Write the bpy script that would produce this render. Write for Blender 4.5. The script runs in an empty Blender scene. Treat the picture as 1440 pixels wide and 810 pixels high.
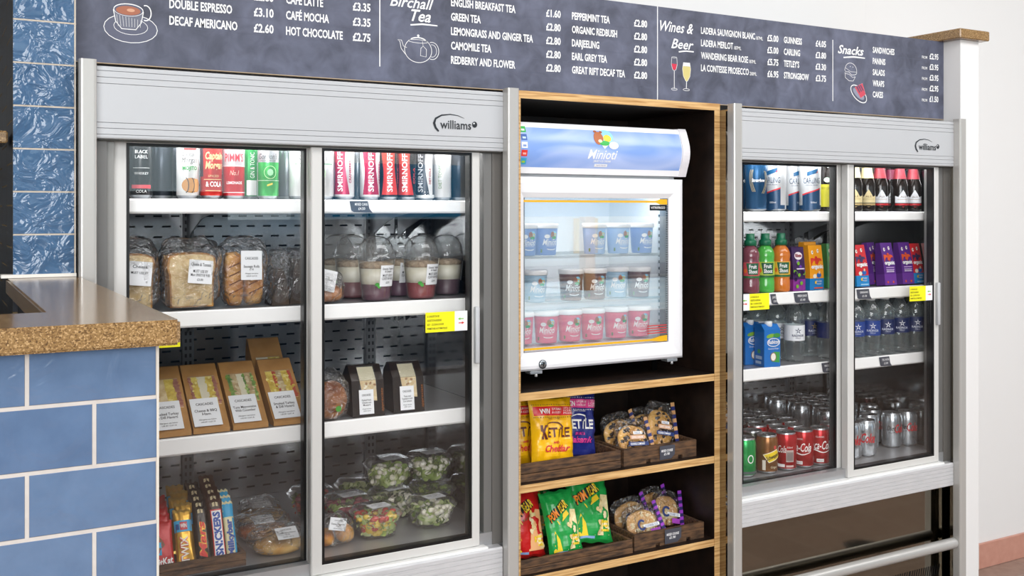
import bpy, bmesh, math, random
from math import sin, cos, tan, pi, atan, radians
from mathutils import Vector, Matrix, noise

C = bpy.context.scene.collection
SC = bpy.context.scene
R = random.Random(7)

# ------------------------------------------------------------------ camera
YAW = radians(29.7); CAM_H = 1.455; CAM_D = 2.2; FPX = 1437.0
cd = bpy.data.cameras.new('camera'); cam = bpy.data.objects.new('camera', cd); C.objects.link(cam)
cam.location = (0, -CAM_D, CAM_H); cam.rotation_euler = (pi/2, 0, -YAW)
cd.sensor_width = 36; cd.lens = FPX/1440*36; cd.shift_y = -108/1440.0
cd.clip_start = 0.02; cd.clip_end = 100
SC.camera = cam

# ------------------------------------------------------------------ world, lamps, exposure
SC.view_settings.view_transform = 'Standard'; SC.view_settings.look = 'None'
SC.view_settings.exposure = 0.12; SC.view_settings.gamma = 1.0
SC.view_settings.use_curve_mapping = False
SC.cycles.transparent_max_bounces = 32
SC.cycles.max_bounces = 10
SC.cycles.caustics_reflective = False; SC.cycles.caustics_refractive = False
SC.cycles.sample_clamp_indirect = 6.0
w = bpy.data.worlds.new('daylight'); SC.world = w; w.use_nodes = True
w.node_tree.nodes['Background'].inputs[0].default_value = (0.93, 0.97, 1.0, 1)
w.node_tree.nodes['Background'].inputs[1].default_value = 1.15
def area(name, loc, target, sx, sy, power, col=(1, 1, 1)):
    d = bpy.data.lights.new(name, 'AREA'); d.shape = 'RECTANGLE'; d.size = sx; d.size_y = sy
    d.energy = power; d.color = col
    o = bpy.data.objects.new(name, d); C.objects.link(o); o.location = loc
    o.rotation_euler = (Vector(target)-Vector(loc)).to_track_quat('-Z', 'Y').to_euler()
    return o
area('hall_window_light', (-1.4, -5.2, 2.2), (1.6, 0.2, .9), 3.2, 2.2, 195, (0.985, 0.99, 1.0))
area('ceiling_panel_light', (2.2, -1.9, 3.25), (2.2, -0.9, 0), 3.6, 0.9, 55, (1.0, 1.0, 1.0))
area('ceiling_panel_light_far', (5.2, -2.6, 3.25), (5.2, -2.2, 0), 2.4, 1.2, 60)

# ------------------------------------------------------------------ helpers
def px(u, y):
    """world x of photo column u at the known depth y"""
    return (CAM_D+y)*tan(YAW+atan((u-720)/FPX))
def facing(x, y, k=.85):
    """turn of a shelf item whose printed front looks out towards the customer side"""
    return -k*math.atan2(x, CAM_D+y)
def lin(c):
    return c/12.92 if c <= .04045 else ((c+.055)/1.055)**2.4
def rgb(h):
    h = h.lstrip('#'); return tuple(lin(int(h[i:i+2], 16)/255) for i in (0, 2, 4))
_M = {}
def mat(hexc, rough=.5, metal=0., coat=0., name=None):
    k = (hexc, rough, metal, coat)
    if k in _M: return _M[k]
    m = bpy.data.materials.new(name or 'paint_'+hexc.strip('#')); m.use_nodes = True
    b = m.node_tree.nodes['Principled BSDF']
    b.inputs['Base Color'].default_value = rgb(hexc)+(1,)
    b.inputs['Roughness'].default_value = rough; b.inputs['Metallic'].default_value = metal
    b.inputs['Coat Weight'].default_value = coat
    _M[k] = m; return m
def nodes(name):
    m = bpy.data.materials.new(name); m.use_nodes = True
    nt = m.node_tree; return m, nt, nt.nodes['Principled BSDF']
def N(nt, t, **kw):
    n = nt.nodes.new(t)
    for k, v in kw.items():
        if k in n.inputs: n.inputs[k].default_value = v
        else: setattr(n, k, v)
    return n
def noisy(name, h1, h2, scale=8, rough=.5, bump=0., metal=0., stretch=(1, 1, 1), detail=4, lo=.35, hi=.65, bscale=None):
    m, nt, b = nodes(name); L = nt.links.new
    tc = N(nt, 'ShaderNodeTexCoord'); mp = N(nt, 'ShaderNodeMapping'); mp.inputs['Scale'].default_value = stretch
    L(tc.outputs['Object'], mp.inputs[0])
    no = N(nt, 'ShaderNodeTexNoise', Scale=scale, Detail=detail); L(mp.outputs[0], no.inputs['Vector'])
    rp = N(nt, 'ShaderNodeValToRGB'); rp.color_ramp.elements[0].position = lo; rp.color_ramp.elements[1].position = hi
    rp.color_ramp.elements[0].color = rgb(h1)+(1,); rp.color_ramp.elements[1].color = rgb(h2)+(1,)
    L(no.outputs['Fac'], rp.inputs[0]); L(rp.outputs[0], b.inputs['Base Color'])
    b.inputs['Roughness'].default_value = rough; b.inputs['Metallic'].default_value = metal
    if bump:
        bp = N(nt, 'ShaderNodeBump', Strength=bump, Distance=.003)
        n2 = no
        if bscale:
            n2 = N(nt, 'ShaderNodeTexNoise', Scale=bscale, Detail=3); L(mp.outputs[0], n2.inputs['Vector'])
        L(n2.outputs['Fac'], bp.inputs['Height']); L(bp.outputs[0], b.inputs['Normal'])
    return m
def clear(name, tint='#ffffff', ior=1.45, mult=1.0, rough=0.0, milk=0.0, milkcol='#ffffff', bump=0, bscale=60, bdist=.004, edge=0.):
    """thin clear sheet: light goes straight through, part of it mirrors off"""
    m = bpy.data.materials.new(name); m.use_nodes = True; nt = m.node_tree; nt.nodes.clear(); L = nt.links.new
    out = N(nt, 'ShaderNodeOutputMaterial'); tr = N(nt, 'ShaderNodeBsdfTransparent'); gl = N(nt, 'ShaderNodeBsdfGlossy')
    tr.inputs[0].default_value = rgb(tint)+(1,); gl.inputs['Roughness'].default_value = rough
    gl.inputs[0].default_value = (1, 1, 1, 1)
    fr = N(nt, 'ShaderNodeFresnel'); ge = N(nt, 'ShaderNodeNewGeometry'); im = N(nt, 'ShaderNodeMix')
    im.inputs[2].default_value = ior; im.inputs[3].default_value = 1/ior; L(ge.outputs['Backfacing'], im.inputs[0]); L(im.outputs[0], fr.inputs['IOR']); mu = N(nt, 'ShaderNodeMath', operation='MULTIPLY', use_clamp=True)
    mu.inputs[1].default_value = mult; L(fr.outputs[0], mu.inputs[0])
    if edge:
        lw = N(nt, 'ShaderNodeLayerWeight', Blend=.5); pw = N(nt, 'ShaderNodeMath', operation='POWER'); pw.inputs[1].default_value = 5.0; L(lw.outputs['Facing'], pw.inputs[0])
        ma = N(nt, 'ShaderNodeMath', operation='MULTIPLY_ADD', use_clamp=True); ma.inputs[1].default_value = edge; L(pw.outputs[0], ma.inputs[0]); L(mu.outputs[0], ma.inputs[2]); mu = ma
    mx = N(nt, 'ShaderNodeMixShader'); L(mu.outputs[0], mx.inputs[0])
    src = tr
    if milk:
        df = N(nt, 'ShaderNodeBsdfDiffuse'); df.inputs[0].default_value = rgb(milkcol)+(1,)
        m2 = N(nt, 'ShaderNodeMixShader'); m2.inputs[0].default_value = milk; L(tr.outputs[0], m2.inputs[1]); L(df.outputs[0], m2.inputs[2]); src = m2
    L(src.outputs[0], mx.inputs[1]); L(gl.outputs[0], mx.inputs[2]); L(mx.outputs[0], out.inputs[0])
    if bump:
        tc = N(nt, 'ShaderNodeTexCoord'); no = N(nt, 'ShaderNodeTexNoise', Scale=bscale, Detail=3, Distortion=1.2)
        L(tc.outputs['Object'], no.inputs['Vector'])
        bp = N(nt, 'ShaderNodeBump', Strength=bump, Distance=bdist); L(no.outputs['Fac'], bp.inputs['Height'])
        L(bp.outputs[0], gl.inputs['Normal']); L(bp.outputs[0], fr.inputs['Normal'])
    return m

_T = {}
def glyphs(txt, bold=0., shear=0.):
    k = (txt, bold, shear)
    if k in _T: return _T[k]
    cu = bpy.data.curves.new('t', 'FONT'); cu.body = txt; cu.resolution_u = 2; cu.offset = bold; cu.shear = shear
    o = bpy.data.objects.new('t', cu); C.objects.link(o)
    dg = bpy.context.evaluated_depsgraph_get(); me = bpy.data.meshes.new_from_object(o.evaluated_get(dg))
    vs = [(v.co.x, v.co.y) for v in me.vertices]; fs = [tuple(p.vertices) for p in me.polygons]
    bpy.data.objects.remove(o); bpy.data.curves.remove(cu); bpy.data.meshes.remove(me)
    x0 = min(v[0] for v in vs); x1 = max(v[0] for v in vs)
    vs = [((x-x0), y/.70) for x, y in vs]
    _T[k] = (vs, fs, x1-x0); return _T[k]

class MB:
    def __init__(s): s.v = []; s.f = []; s.m = []; s.sm = []; s.mats = []
    def mi(s, m):
        if m not in s.mats: s.mats.append(m)
        return s.mats.index(m)
    def add(s, vs, fs, m, smooth=False):
        b = len(s.v); s.v.extend(tuple(v) for v in vs); i = s.mi(m)
        for f in fs: s.f.append(tuple(b+k for k in f)); s.m.append(i); s.sm.append(smooth)
    def box(s, x0, x1, y0, y1, z0, z1, m, M=None):
        vs = [Vector((x, y, z)) for x in (x0, x1) for y in (y0, y1) for z in (z0, z1)]
        if M: vs = [M @ v for v in vs]
        s.add(vs, [(0, 1, 3, 2), (4, 6, 7, 5), (0, 4, 5, 1), (2, 3, 7, 6), (0, 2, 6, 4), (1, 5, 7, 3)], m)
    def cbox(s, x0, x1, y0, y1, z0, z1, m, c=.002, M=None, seg=1):
        bm = bmesh.new(); bmesh.ops.create_cube(bm, size=1)
        for v in bm.verts:
            v.co = Vector(((x0+x1)/2+v.co.x*(x1-x0), (y0+y1)/2+v.co.y*(y1-y0), (z0+z1)/2+v.co.z*(z1-z0)))
        bmesh.ops.bevel(bm, geom=list(bm.edges), offset=c, segments=seg, affect='EDGES', profile=.5)
        s.addbm(bm, m, M, seg > 1)
    def addbm(s, bm, m, M=None, smooth=False):
        bm.verts.index_update()
        vs = [(M @ v.co if M else v.co.copy()) for v in bm.verts]
        s.add(vs, [tuple(v.index for v in f.verts) for f in bm.faces], m, smooth); bm.free()
    def prism(s, poly, axis, a, b, m, smooth=False, caps=True):
        n = len(poly)
        def P(p, t):
            return {'x': (t, p[0], p[1]), 'y': (p[0], t, p[1]), 'z': (p[0], p[1], t)}[axis]
        vs = [P(p, a) for p in poly]+[P(p, b) for p in poly]
        s.add(vs, [(i, (i+1) % n, n+(i+1) % n, n+i) for i in range(n)], m, smooth)
        if caps: s.add(vs, [tuple(range(n))[::-1], tuple(range(n, 2*n))], m)
    def lathe(s, prof, mats, cx=0, cy=0, seg=24, smooth=True, cap0=True, cap1=True, sq=1.0, sy=1.0):
        """prof [(r,z)], mats: one or one per segment; sq<1 squares the section off"""
        if not isinstance(mats, (list, tuple)): mats = [mats]*(len(prof)-1)
        b = len(s.v)
        for r, z in prof:
            for k in range(seg):
                a = 2*pi*k/seg; ca, sa = cos(a), sin(a)
                if sq != 1: ca = math.copysign(abs(ca)**sq, ca); sa = math.copysign(abs(sa)**sq, sa)
                s.v.append((cx+r*ca, cy+r*sa*sy, z))
        for j in range(len(prof)-1):
            i = s.mi(mats[j])
            for k in range(seg):
                k2 = (k+1) % seg
                s.f.append((b+j*seg+k, b+j*seg+k2, b+(j+1)*seg+k2, b+(j+1)*seg+k)); s.m.append(i); s.sm.append(smooth)
        if cap0: s.f.append(tuple(b+k for k in range(seg))[::-1]); s.m.append(s.mi(mats[0])); s.sm.append(False)
        if cap1: s.f.append(tuple(b+(len(prof)-1)*seg+k for k in range(seg))); s.m.append(s.mi(mats[-1])); s.sm.append(False)
    def tube(s, path, r, m, seg=8):
        path = [Vector(p) for p in path]; b = len(s.v); n = len(path)
        for i, p in enumerate(path):
            d = (path[min(i+1, n-1)]-path[max(i-1, 0)]).normalized()
            a = d.orthogonal().normalized() if i == 0 else (a-d*a.dot(d)).normalized()
            c = d.cross(a)
            for k in range(seg):
                t = 2*pi*k/seg; s.v.append(tuple(p+(a*cos(t)+c*sin(t))*r))
        i0 = s.mi(m)
        for j in range(n-1):
            for k in range(seg):
                k2 = (k+1) % seg
                s.f.append((b+j*seg+k, b+j*seg+k2, b+(j+1)*seg+k2, b+(j+1)*seg+k)); s.m.append(i0); s.sm.append(True)
        s.f.append(tuple(b+k for k in range(seg))); s.m.append(i0); s.sm.append(False)
        s.f.append(tuple(b+(n-1)*seg+k for k in range(seg))); s.m.append(i0); s.sm.append(False)
    # --- print on surfaces: F(s,t,off) -> point
    def patch(s, F, s0, s1, t0, t1, m, off=.0005, ns=1, nt=1):
        fs0 = s0 if callable(s0) else (lambda t: s0); fs1 = s1 if callable(s1) else (lambda t: s1)
        vs = []
        for j in range(nt+1):
            t = t0+(t1-t0)*j/nt
            for i in range(ns+1): vs.append(F(fs0(t)+(fs1(t)-fs0(t))*i/ns, t, off))
        s.add(vs, [(j*(ns+1)+i, j*(ns+1)+i+1, (j+1)*(ns+1)+i+1, (j+1)*(ns+1)+i) for j in range(nt) for i in range(ns)], m, True)
    def poly(s, F, pts, m, off=.0006): s.add([F(a, b, off) for a, b in pts], [tuple(range(len(pts)))], m)
    def disc(s, F, cs, ct, rs, rt, m, off=.0006, n=16, rot=0):
        if rs > .0075 or rt > .0075:
            K = 5; vs = [F(cs, ct, off)]
            for q in range(1, K+1):
                for k in range(n):
                    a, b_ = q/K*rs*cos(2*pi*k/n), q/K*rt*sin(2*pi*k/n); vs.append(F(cs+a*cos(rot)-b_*sin(rot), ct+a*sin(rot)+b_*cos(rot), off))
            fs = [(0, 1+k, 1+(k+1) % n) for k in range(n)]
            for q in range(K-1): fs += [(1+q*n+k, 1+(q+1)*n+k, 1+(q+1)*n+(k+1) % n, 1+q*n+(k+1) % n) for k in range(n)]
            s.add(vs, fs, m, True); return
        s.poly(F, [(cs+rs*cos(2*pi*k/n)*cos(rot)-rt*sin(2*pi*k/n)*sin(rot), ct+rs*cos(2*pi*k/n)*sin(rot)+rt*sin(2*pi*k/n)*cos(rot)) for k in range(n)], m, off)
    def stroke(s, F, pts, wd, m, off=.0007, closed=False):
        n = len(pts); L = []; 
        for i in range(n):
            a = pts[(i-1) % n] if (closed or i > 0) else pts[0]; b = pts[(i+1) % n] if (closed or i < n-1) else pts[-1]
            dx, dy = b[0]-a[0], b[1]-a[1]; l = math.hypot(dx, dy) or 1
            ww = wd(i/(n-1)) if callable(wd) else wd
            L.append(((pts[i][0]-dy/l*ww/2, pts[i][1]+dx/l*ww/2), (pts[i][0]+dy/l*ww/2, pts[i][1]-dx/l*ww/2)))
        vs = [F(p[0], p[1], off) for q in L for p in q]
        k = n if closed else n-1
        s.add(vs, [(2*i, 2*i+1, (2*i+3) % (2*n), (2*i+2) % (2*n)) for i in range(k)], m)
    def arc(s, F, cs, ct, rs, rt, a0, a1, wd, m, off=.0007, n=20):
        s.stroke(F, [(cs+rs*cos(a0+(a1-a0)*k/n), ct+rt*sin(a0+(a1-a0)*k/n)) for k in range(n+1)], wd, m, off)
    def text(s, F, txt, s0, t0, h, m, w=None, al='L', off=.0009, bold=.0, shear=0., xs=.62):
        vs, fs, W = glyphs(txt, bold, shear); k = (w/W) if w else h*1.43*xs
        ww = W*k; o = {'L': 0, 'C': -ww/2, 'R': -ww}[al]
        s.add([F(s0+o+x*k, t0+y*h, off) for x, y in vs], fs, m)
    def build(s, name, parent=None, loc=None, rotz=0, label=None, cat=None, group=None, kind=None, rot=None):
        me = bpy.data.meshes.new(name); me.from_pydata([tuple(v) for v in s.v], [], s.f)
        for m in s.mats: me.materials.append(m)
        me.polygons.foreach_set('material_index', s.m); me.polygons.foreach_set('use_smooth', s.sm); me.update()
        o = bpy.data.objects.new(name, me); C.objects.link(o)
        if parent: o.parent = parent
        if loc: o.location = loc
        o.rotation_euler = rot or (0, 0, rotz)
        return tag(o, label, cat, group, kind)
def tag(o, label=None, cat=None, group=None, kind=None):
    if label: o['label'] = label
    if cat: o['category'] = cat
    if group: o['group'] = group
    if kind: o['kind'] = kind
    return o
def thing(name, label, cat, loc=(0, 0, 0), rotz=0, group=None):
    o = bpy.data.objects.new(name, None); C.objects.link(o); o.location = loc; o.rotation_euler = (0, 0, rotz)
    o.empty_display_size = .05
    return tag(o, label, cat, group)
def dup(root, loc, rotz=0, label=None, group=None):
    r = root.copy(); C.objects.link(r); r.location = loc; r.rotation_euler = (root.rotation_euler.x, root.rotation_euler.y, rotz)
    if label: r['label'] = label
    if group: r['group'] = group
    for ch in list(root.children):
        c = ch.copy(); C.objects.link(c); c.parent = r
        for g in ch.children:
            d = g.copy(); C.objects.link(d); d.parent = c
    return r
def plane(o, r=(1, 0, 0), u=(0, 0, 1)):
    o = Vector(o); r = Vector(r).normalized(); u = Vector(u).normalized(); n = r.cross(u)
    return lambda s, t, off=0: o+r*s+u*t+n*off
def cyl(Rr, phi0=0, cx=0, cy=0):
    """s is arc length to the viewer's right, t is z; Rr number or function of z"""
    g = Rr if callable(Rr) else (lambda z: Rr)
    def F(s, t, off=0):
        r = g(t); a = phi0+s/r
        return Vector((cx+(r+off)*sin(a), cy-(r+off)*cos(a), t))
    return F
def rotF(F, s0=0, t0=0):
    """turn the print a quarter: text then reads upwards"""
    return lambda s, t, off=0: F(s0-t, t0+s, off)
def skewF(F, s0, t0, ang):
    ca, sa = cos(ang), sin(ang)
    return lambda s, t, off=0: F(s0+s*ca-t*sa, t0+s*sa+t*ca, off)

# ------------------------------------------------------------------ shared materials
ALU = mat('#bdbcb9', .34, .3); ALU_D = mat('#858482', .4, .4); ALU_W = mat('#bcbec1', .42, .08); ALU_P = mat('#bcbab6', .27, .3)
FRAME = mat('#d2d1ce', .35, .05); BLK = mat('#0b0b0c', .35); DARKG = mat('#5b5a58', .45, .2)
STEEL = mat('#b9b5ae', .12, 1.0); STEEL_MIR = mat('#969084', .06, 1.0); LINER = mat('#b5b6b8', .35, .6); MIRW = mat('#a9a9a8', .09, 1.0)
RAIL = mat('#fafaf8', .4); WHITE = mat('#f2f2f0', .45); PAPER = mat('#eef0f2', .6); INK = mat('#15161a', .6)
YELLOW = mat('#f4ec14', .45); GLASS = clear('door_glass', '#ffffff', 1.45, 1.35)
GLASS2 = clear('freezer_glass', '#ffffff', 1.45, 2.2)
PLASTIC = clear('clear_plastic', '#fdfefe', 1.4, 2.2, .03, milk=.035, bump=.15, bscale=70, bdist=.004, edge=.55)
CELLO = clear('cellophane', '#ffffff', 1.4, 3.0, .05, milk=.012, bump=1.0, bscale=46, bdist=.018, edge=.12)
CHALK = mat('#efefef', .7); CARD = mat('#4b4d57', .5)
def brick(name, h1, h2, mortar, bw, rh, ox, oz, msize=.003, axis='xz', off=.5, rough=.08, wav=.25, wscale=14, wavd=.004, mbump=.6):
    m, nt, b = nodes(name); L = nt.links.new
    tc = N(nt, 'ShaderNodeTexCoord'); sp = N(nt, 'ShaderNodeSeparateXYZ'); cb = N(nt, 'ShaderNodeCombineXYZ')
    L(tc.outputs['Object'], sp.inputs[0])
    for k, (ax, o) in enumerate(zip(axis, (ox, oz))):
        a = N(nt, 'ShaderNodeMath', operation='ADD'); a.inputs[1].default_value = -o+100*(bw if k == 0 else 2*rh)
        L(sp.outputs[ax.upper()], a.inputs[0]); L(a.outputs[0], cb.inputs[k])
    br = N(nt, 'ShaderNodeTexBrick', offset=off, squash=1.0)
    br.inputs['Scale'].default_value = 1; br.inputs['Mortar Size'].default_value = msize/2*1.0
    br.inputs['Mortar Smooth'].default_value = .3
    br.inputs['Brick Width'].default_value = bw; br.inputs['Row Height'].default_value = rh
    br.inputs['Color1'].default_value = rgb(h1)+(1,); br.inputs['Color2'].default_value = rgb(h2)+(1,)
    br.inputs['Mortar'].default_value = rgb(mortar)+(1,); L(cb.outputs[0], br.inputs['Vector'])
    no = N(nt, 'ShaderNodeTexNoise', Scale=wscale, Detail=3, Distortion=.8); L(tc.outputs['Object'], no.inputs['Vector'])
    n2 = N(nt, 'ShaderNodeTexNoise', Scale=26, Detail=5); L(tc.outputs['Object'], n2.inputs['Vector'])
    hs = N(nt, 'ShaderNodeMix', data_type='RGBA', blend_type='SOFT_LIGHT'); hs.inputs[0].default_value = .3
    L(br.outputs['Color'], hs.inputs[6]); L(n2.outputs['Fac'], hs.inputs[7]); L(hs.outputs[2], b.inputs['Base Color'])
    b.inputs['Roughness'].default_value = rough
    mr = N(nt, 'ShaderNodeMath', operation='MULTIPLY_ADD'); mr.inputs[1].default_value = .5; mr.inputs[2].default_value = rough
    L(br.outputs['Fac'], mr.inputs[0]); L(mr.outputs[0], b.inputs['Roughness'])
    b1 = N(nt, 'ShaderNodeBump', Strength=wav, Distance=wavd); L(no.outputs['Fac'], b1.inputs['Height'])
    b2 = N(nt, 'ShaderNodeBump', Strength=mbump, Distance=.002, invert=True); L(br.outputs['Fac'], b2.inputs['Height'])
    L(b1.outputs[0], b2.inputs['Normal']); L(b2.outputs[0], b.inputs['Normal'])
    return m
STONE, nt, b = nodes('speckled_stone'); L = nt.links.new
tc = N(nt, 'ShaderNodeTexCoord'); vo = N(nt, 'ShaderNodeTexVoronoi', Scale=620); L(tc.outputs['Object'], vo.inputs['Vector'])
rp = N(nt, 'ShaderNodeValToRGB'); e = rp.color_ramp.elements
e[0].position = 0; e[0].color = rgb('#5e4730')+(1,); e[1].position = 1; e[1].color = rgb('#bf9e72')+(1,)
for p, h in ((.12, '#765a3a'), (.35, '#8b6d47'), (.75, '#97784f')):
    q = e.new(p); q.color = rgb(h)+(1,)
sp = N(nt, 'ShaderNodeSeparateColor'); L(vo.outputs['Color'], sp.inputs[0]); L(sp.outputs[0], rp.inputs[0]); L(rp.outputs[0], b.inputs['Base Color'])
b.inputs['Roughness'].default_value = .16
PLY, nt, b = nodes('plywood_edge'); L = nt.links.new
tc = N(nt, 'ShaderNodeTexCoord'); no = N(nt, 'ShaderNodeTexNoise', Scale=14, Detail=6, Distortion=.4)
mp = N(nt, 'ShaderNodeMapping'); mp.inputs['Scale'].default_value = (.6, 6, 14); L(tc.outputs['Object'], mp.inputs[0]); L(mp.outputs[0], no.inputs['Vector'])
rp = N(nt, 'ShaderNodeValToRGB'); rp.color_ramp.elements[0].position = .3; rp.color_ramp.elements[1].position = .62
rp.color_ramp.elements[0].color = rgb('#a8783f')+(1,); rp.color_ramp.elements[1].color = rgb('#dcb57c')+(1,)
L(no.outputs['Fac'], rp.inputs[0]); L(rp.outputs[0], b.inputs['Base Color']); b.inputs['Roughness'].default_value = .6
FILM = noisy('brown_film_ply', '#140d0a', '#241812', 30, .42, .08)
CRATE = noisy('dark_rough_wood', '#33241a', '#6e4f34', 12, .75, .5, stretch=(2, 12, 12), detail=6)
# ------------------------------------------------------------------ setting
def struct(mb, name): return mb.build(name, kind='structure')
PAINT = mat('#e3e2e1', .75)
mb = MB(); mb.box(-6, 13, -7.2, .8, -.06, 0, brick('terracotta_floor', '#9a8579', '#8d7a6f', '#85776d', .3, .3, .02, .04, .006, 'xy', 0, .22, .08, 9)); struct(mb, 'floor')
mb = MB(); mb.box(-6, 13, -7.2, .8, 3.4, 3.5, mat('#e9e9e7', .8)); struct(mb, 'ceiling')
mb = MB(); mb.box(.2545, 2.9612, .70, .80, 0, 1.85, PAINT); mb.box(.2545, 3.0553, .475, .80, 2.0237 if False else 1.85, 3.4, PAINT); struct(mb, 'wall_back')
mb = MB(); mb.box(3.0555, 13, .475, .80, 0, 3.4, PAINT); struct(mb, 'wall_back_right')
mb = MB(); mb.box(2.9615, 3.055, .0, .4748, 0, 2.023, PAINT); mb.box(2.9615, 3.055, .4748, .80, 0, 1.8495, PAINT); struct(mb, 'wall_right')
mb = MB(); mb.cbox(2.9325, 3.083, -.022, .475, 2.0235, 2.0555, STONE, .003); struct(mb, 'trim_1')
mb = MB(); mb.cbox(3.0557, 13, .463, .4745, 0, .102, brick('terracotta_skirting', '#c4907f', '#b98473', '#cdb9ae', .3, .3, .1, -.1, .005, 'xz', 0, .35, .05, 9), .002); struct(mb, 'baseboard_back')
# opposite side of the hall: daylight and a sunny terrace through its openings
NAVY = mat('#17202c', .5); TEAL = mat('#0a7fae', .6)
mb = MB()
for a, b_ in ((-6, -5.6), (-.5, 0), (4.75, 5.1), (7.75, 13)): mb.box(a, b_, -7.15, -6.9, 0, 3.4, mat('#c3c0ba', .7) if b_ < 12 else mat('#2b2f33', .6))
mb.box(-6, 13, -7.15, -6.9, 2.9, 3.4, mat('#d5d6d6', .7)); mb.box(-6, 4.75, -7.1, -6.95, 0, .95, NAVY); mb.box(.2, 2.2, -6.7, -6.4, 0, 1.62, mat('#20303f', .5)); mb.box(2.2, 4.4, -6.7, -6.4, 0, 1.38, mat('#28415c', .5)); mb.box(3.0, 3.5, -6.39, -6.385, .7, 1.25, mat('#d5dde0', .6))
struct(mb, 'wall_front')
mb = MB(); mb.box(-14, 26, -24, -7.2, -.1, -.02, noisy('pale_terrace', '#9cc9dc', '#eaf3f5', 2.2, .4, 0, stretch=(.25, 1, 1))); struct(mb, 'ground_outside')
mb = MB(); mb.box(-14, 26, -16.3, -16, 0, 1.35, mat('#e4eef0', .7)); mb.box(6, 22, -15.9, -14.6, 1.35, 2.3, TEAL); mb.box(-14, 6, -16.2, -16, 1.35, 4, mat('#c9d6dc', .7)); mb.box(12.0, 12.6, -15.95, -15.9, .55, 1.3, mat('#f2b800', .5)); mb.box(-14, 26, -15.95, -15.9, .05, .30, mat('#56697c', .6))
for x in (10.6, 13.4): mb.box(x, x+.22, -13.6, -13.4, -.02, 1.35, mat('#8b6a4a', .7))
struct(mb, 'wall_outside')
sd = bpy.data.lights.new('sun', 'SUN'); sd.energy = 5.0; sd.angle = .01; sd.color = (1, .96, .9)
so_ = bpy.data.objects.new('sun', sd); C.objects.link(so_); so_.rotation_euler = Vector((-.25, -.75, -1)).to_track_quat('-Z', 'Y').to_euler()
mb = MB(); mb.box(-6.1, -6, -7.2, .8, 0, 3.4, mat('#8f9396', .7)); struct(mb, 'wall_left_end')
# tiled column with its long dark kitchen side, left of the fridges
BLUE_C = brick('blue_glazed_column_tile', '#456486', '#4e6c8d', '#c0b5a6', .113, .0838, .1395, 1.3255, .0038, 'xz', 0, .04, 1.0, 22, .012)
NAVYT = brick('navy_kitchen_tile', '#161d29', '#10161f', '#7d6c50', .0838, .157, 0, .03, .004, 'zy', .5, .38, .2, 18)
NAVYB = brick('navy_hatch_tile', '#161d29', '#10161f', '#7d6c50', .157, .0838, 0, .03, .004, 'xz', .5, .38, .2, 18)
mb = MB(); mb.box(.1415, .2545, .0, .01, 1.326, 3.4, BLUE_C); mb.box(.1415, .2542, .01, 1.6, 0, 3.4, NAVYT); mb.box(.12, .2545, -.006, .03, 1.3255, 1.332, mat('#e9e6df', .5))
struct(mb, 'wall_left')
mb = MB(); mb.box(-3, .1415, .62, .7, 0, 3.4, NAVYB); struct(mb, 'wall_kitchen')
mb = MB(); mb.cbox(-.7, .1335, .02, .17, 1.588, 1.612, STONE, .003); struct(mb, 'trim_2')
mb = MB(); mb.box(-1.2, -1.1, .03, .62, 0, 3.4, NAVYB); mb.box(-1.1, .1412, .2, .62, 2.25, 2.33, NAVYB); struct(mb, 'kitchen_light_blocker')  # unseen wall and slab, added to keep light off the kitchen tiles
# ------------------------------------------------------------------ counter: tiled low wall with stone capping
cn = thing('counter', 'raised blue tiled counter with speckled brown stone top, left foreground', 'counter', (0, 0, 0))
BLUE = brick('blue_glazed_tile', '#5a7090', '#647a98', '#c3bcb6', .1432, .0753, .0968, 1.1556, .0055, 'xz', .5, .1, .55, 18, .006)
mb = MB(); mb.box(-1.4, .2402, -.915, -.785, 0, 1.2945, BLUE); mb.box(.149, .2402, -.785, -.004, 0, 1.2945, NAVYT)
mb.box(.2385, .2412, -.9165, -.9135, 0, 1.2945, mat('#cfc8bd', .4)); mb.build('tiled_wall', cn)
bm = bmesh.new(); pts = [(-1.4, -.939), (.2575, -.939), (.2625, -.934), (.2625, -.0275), (.2565, -.0275), (.2565, -.004), (.1285, -.004), (.1285, -.759), (-1.4, -.759)]
f = bm.faces.new([bm.verts.new((x, y, 1.2945)) for x, y in pts]); ex = bmesh.ops.extrude_face_region(bm, geom=[f])
for v in ex['geom']:
    if isinstance(v, bmesh.types.BMVert): v.co.z = 1.325
bmesh.ops.bevel(bm, geom=[e for e in bm.edges if abs(e.verts[0].co.z-e.verts[1].co.z) < 1e-6], offset=.003, segments=2, affect='EDGES')
bmesh.ops.recalc_face_normals(bm, faces=bm.faces)
mb = MB(); mb.addbm(bm, STONE); mb.build('countertop', cn)
# ------------------------------------------------------------------ floor drain mirrored in the fridge's kick panel
fd = MB(); fd.lathe([(.085, .001), (.085, .004), (.07, .006), (.0, .006)], mat('#4c4a47', .35, .8), seg=28)
for k in range(7): fd.box(-.055, .055, -.045+k*.015-.003, -.045+k*.015+.003, .006, .0066, BLK)
fd.build('floor_drain', loc=(3.52, -.8, 0), label='round metal floor drain mirrored in the steel under the far fridge', cat='drain')

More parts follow.
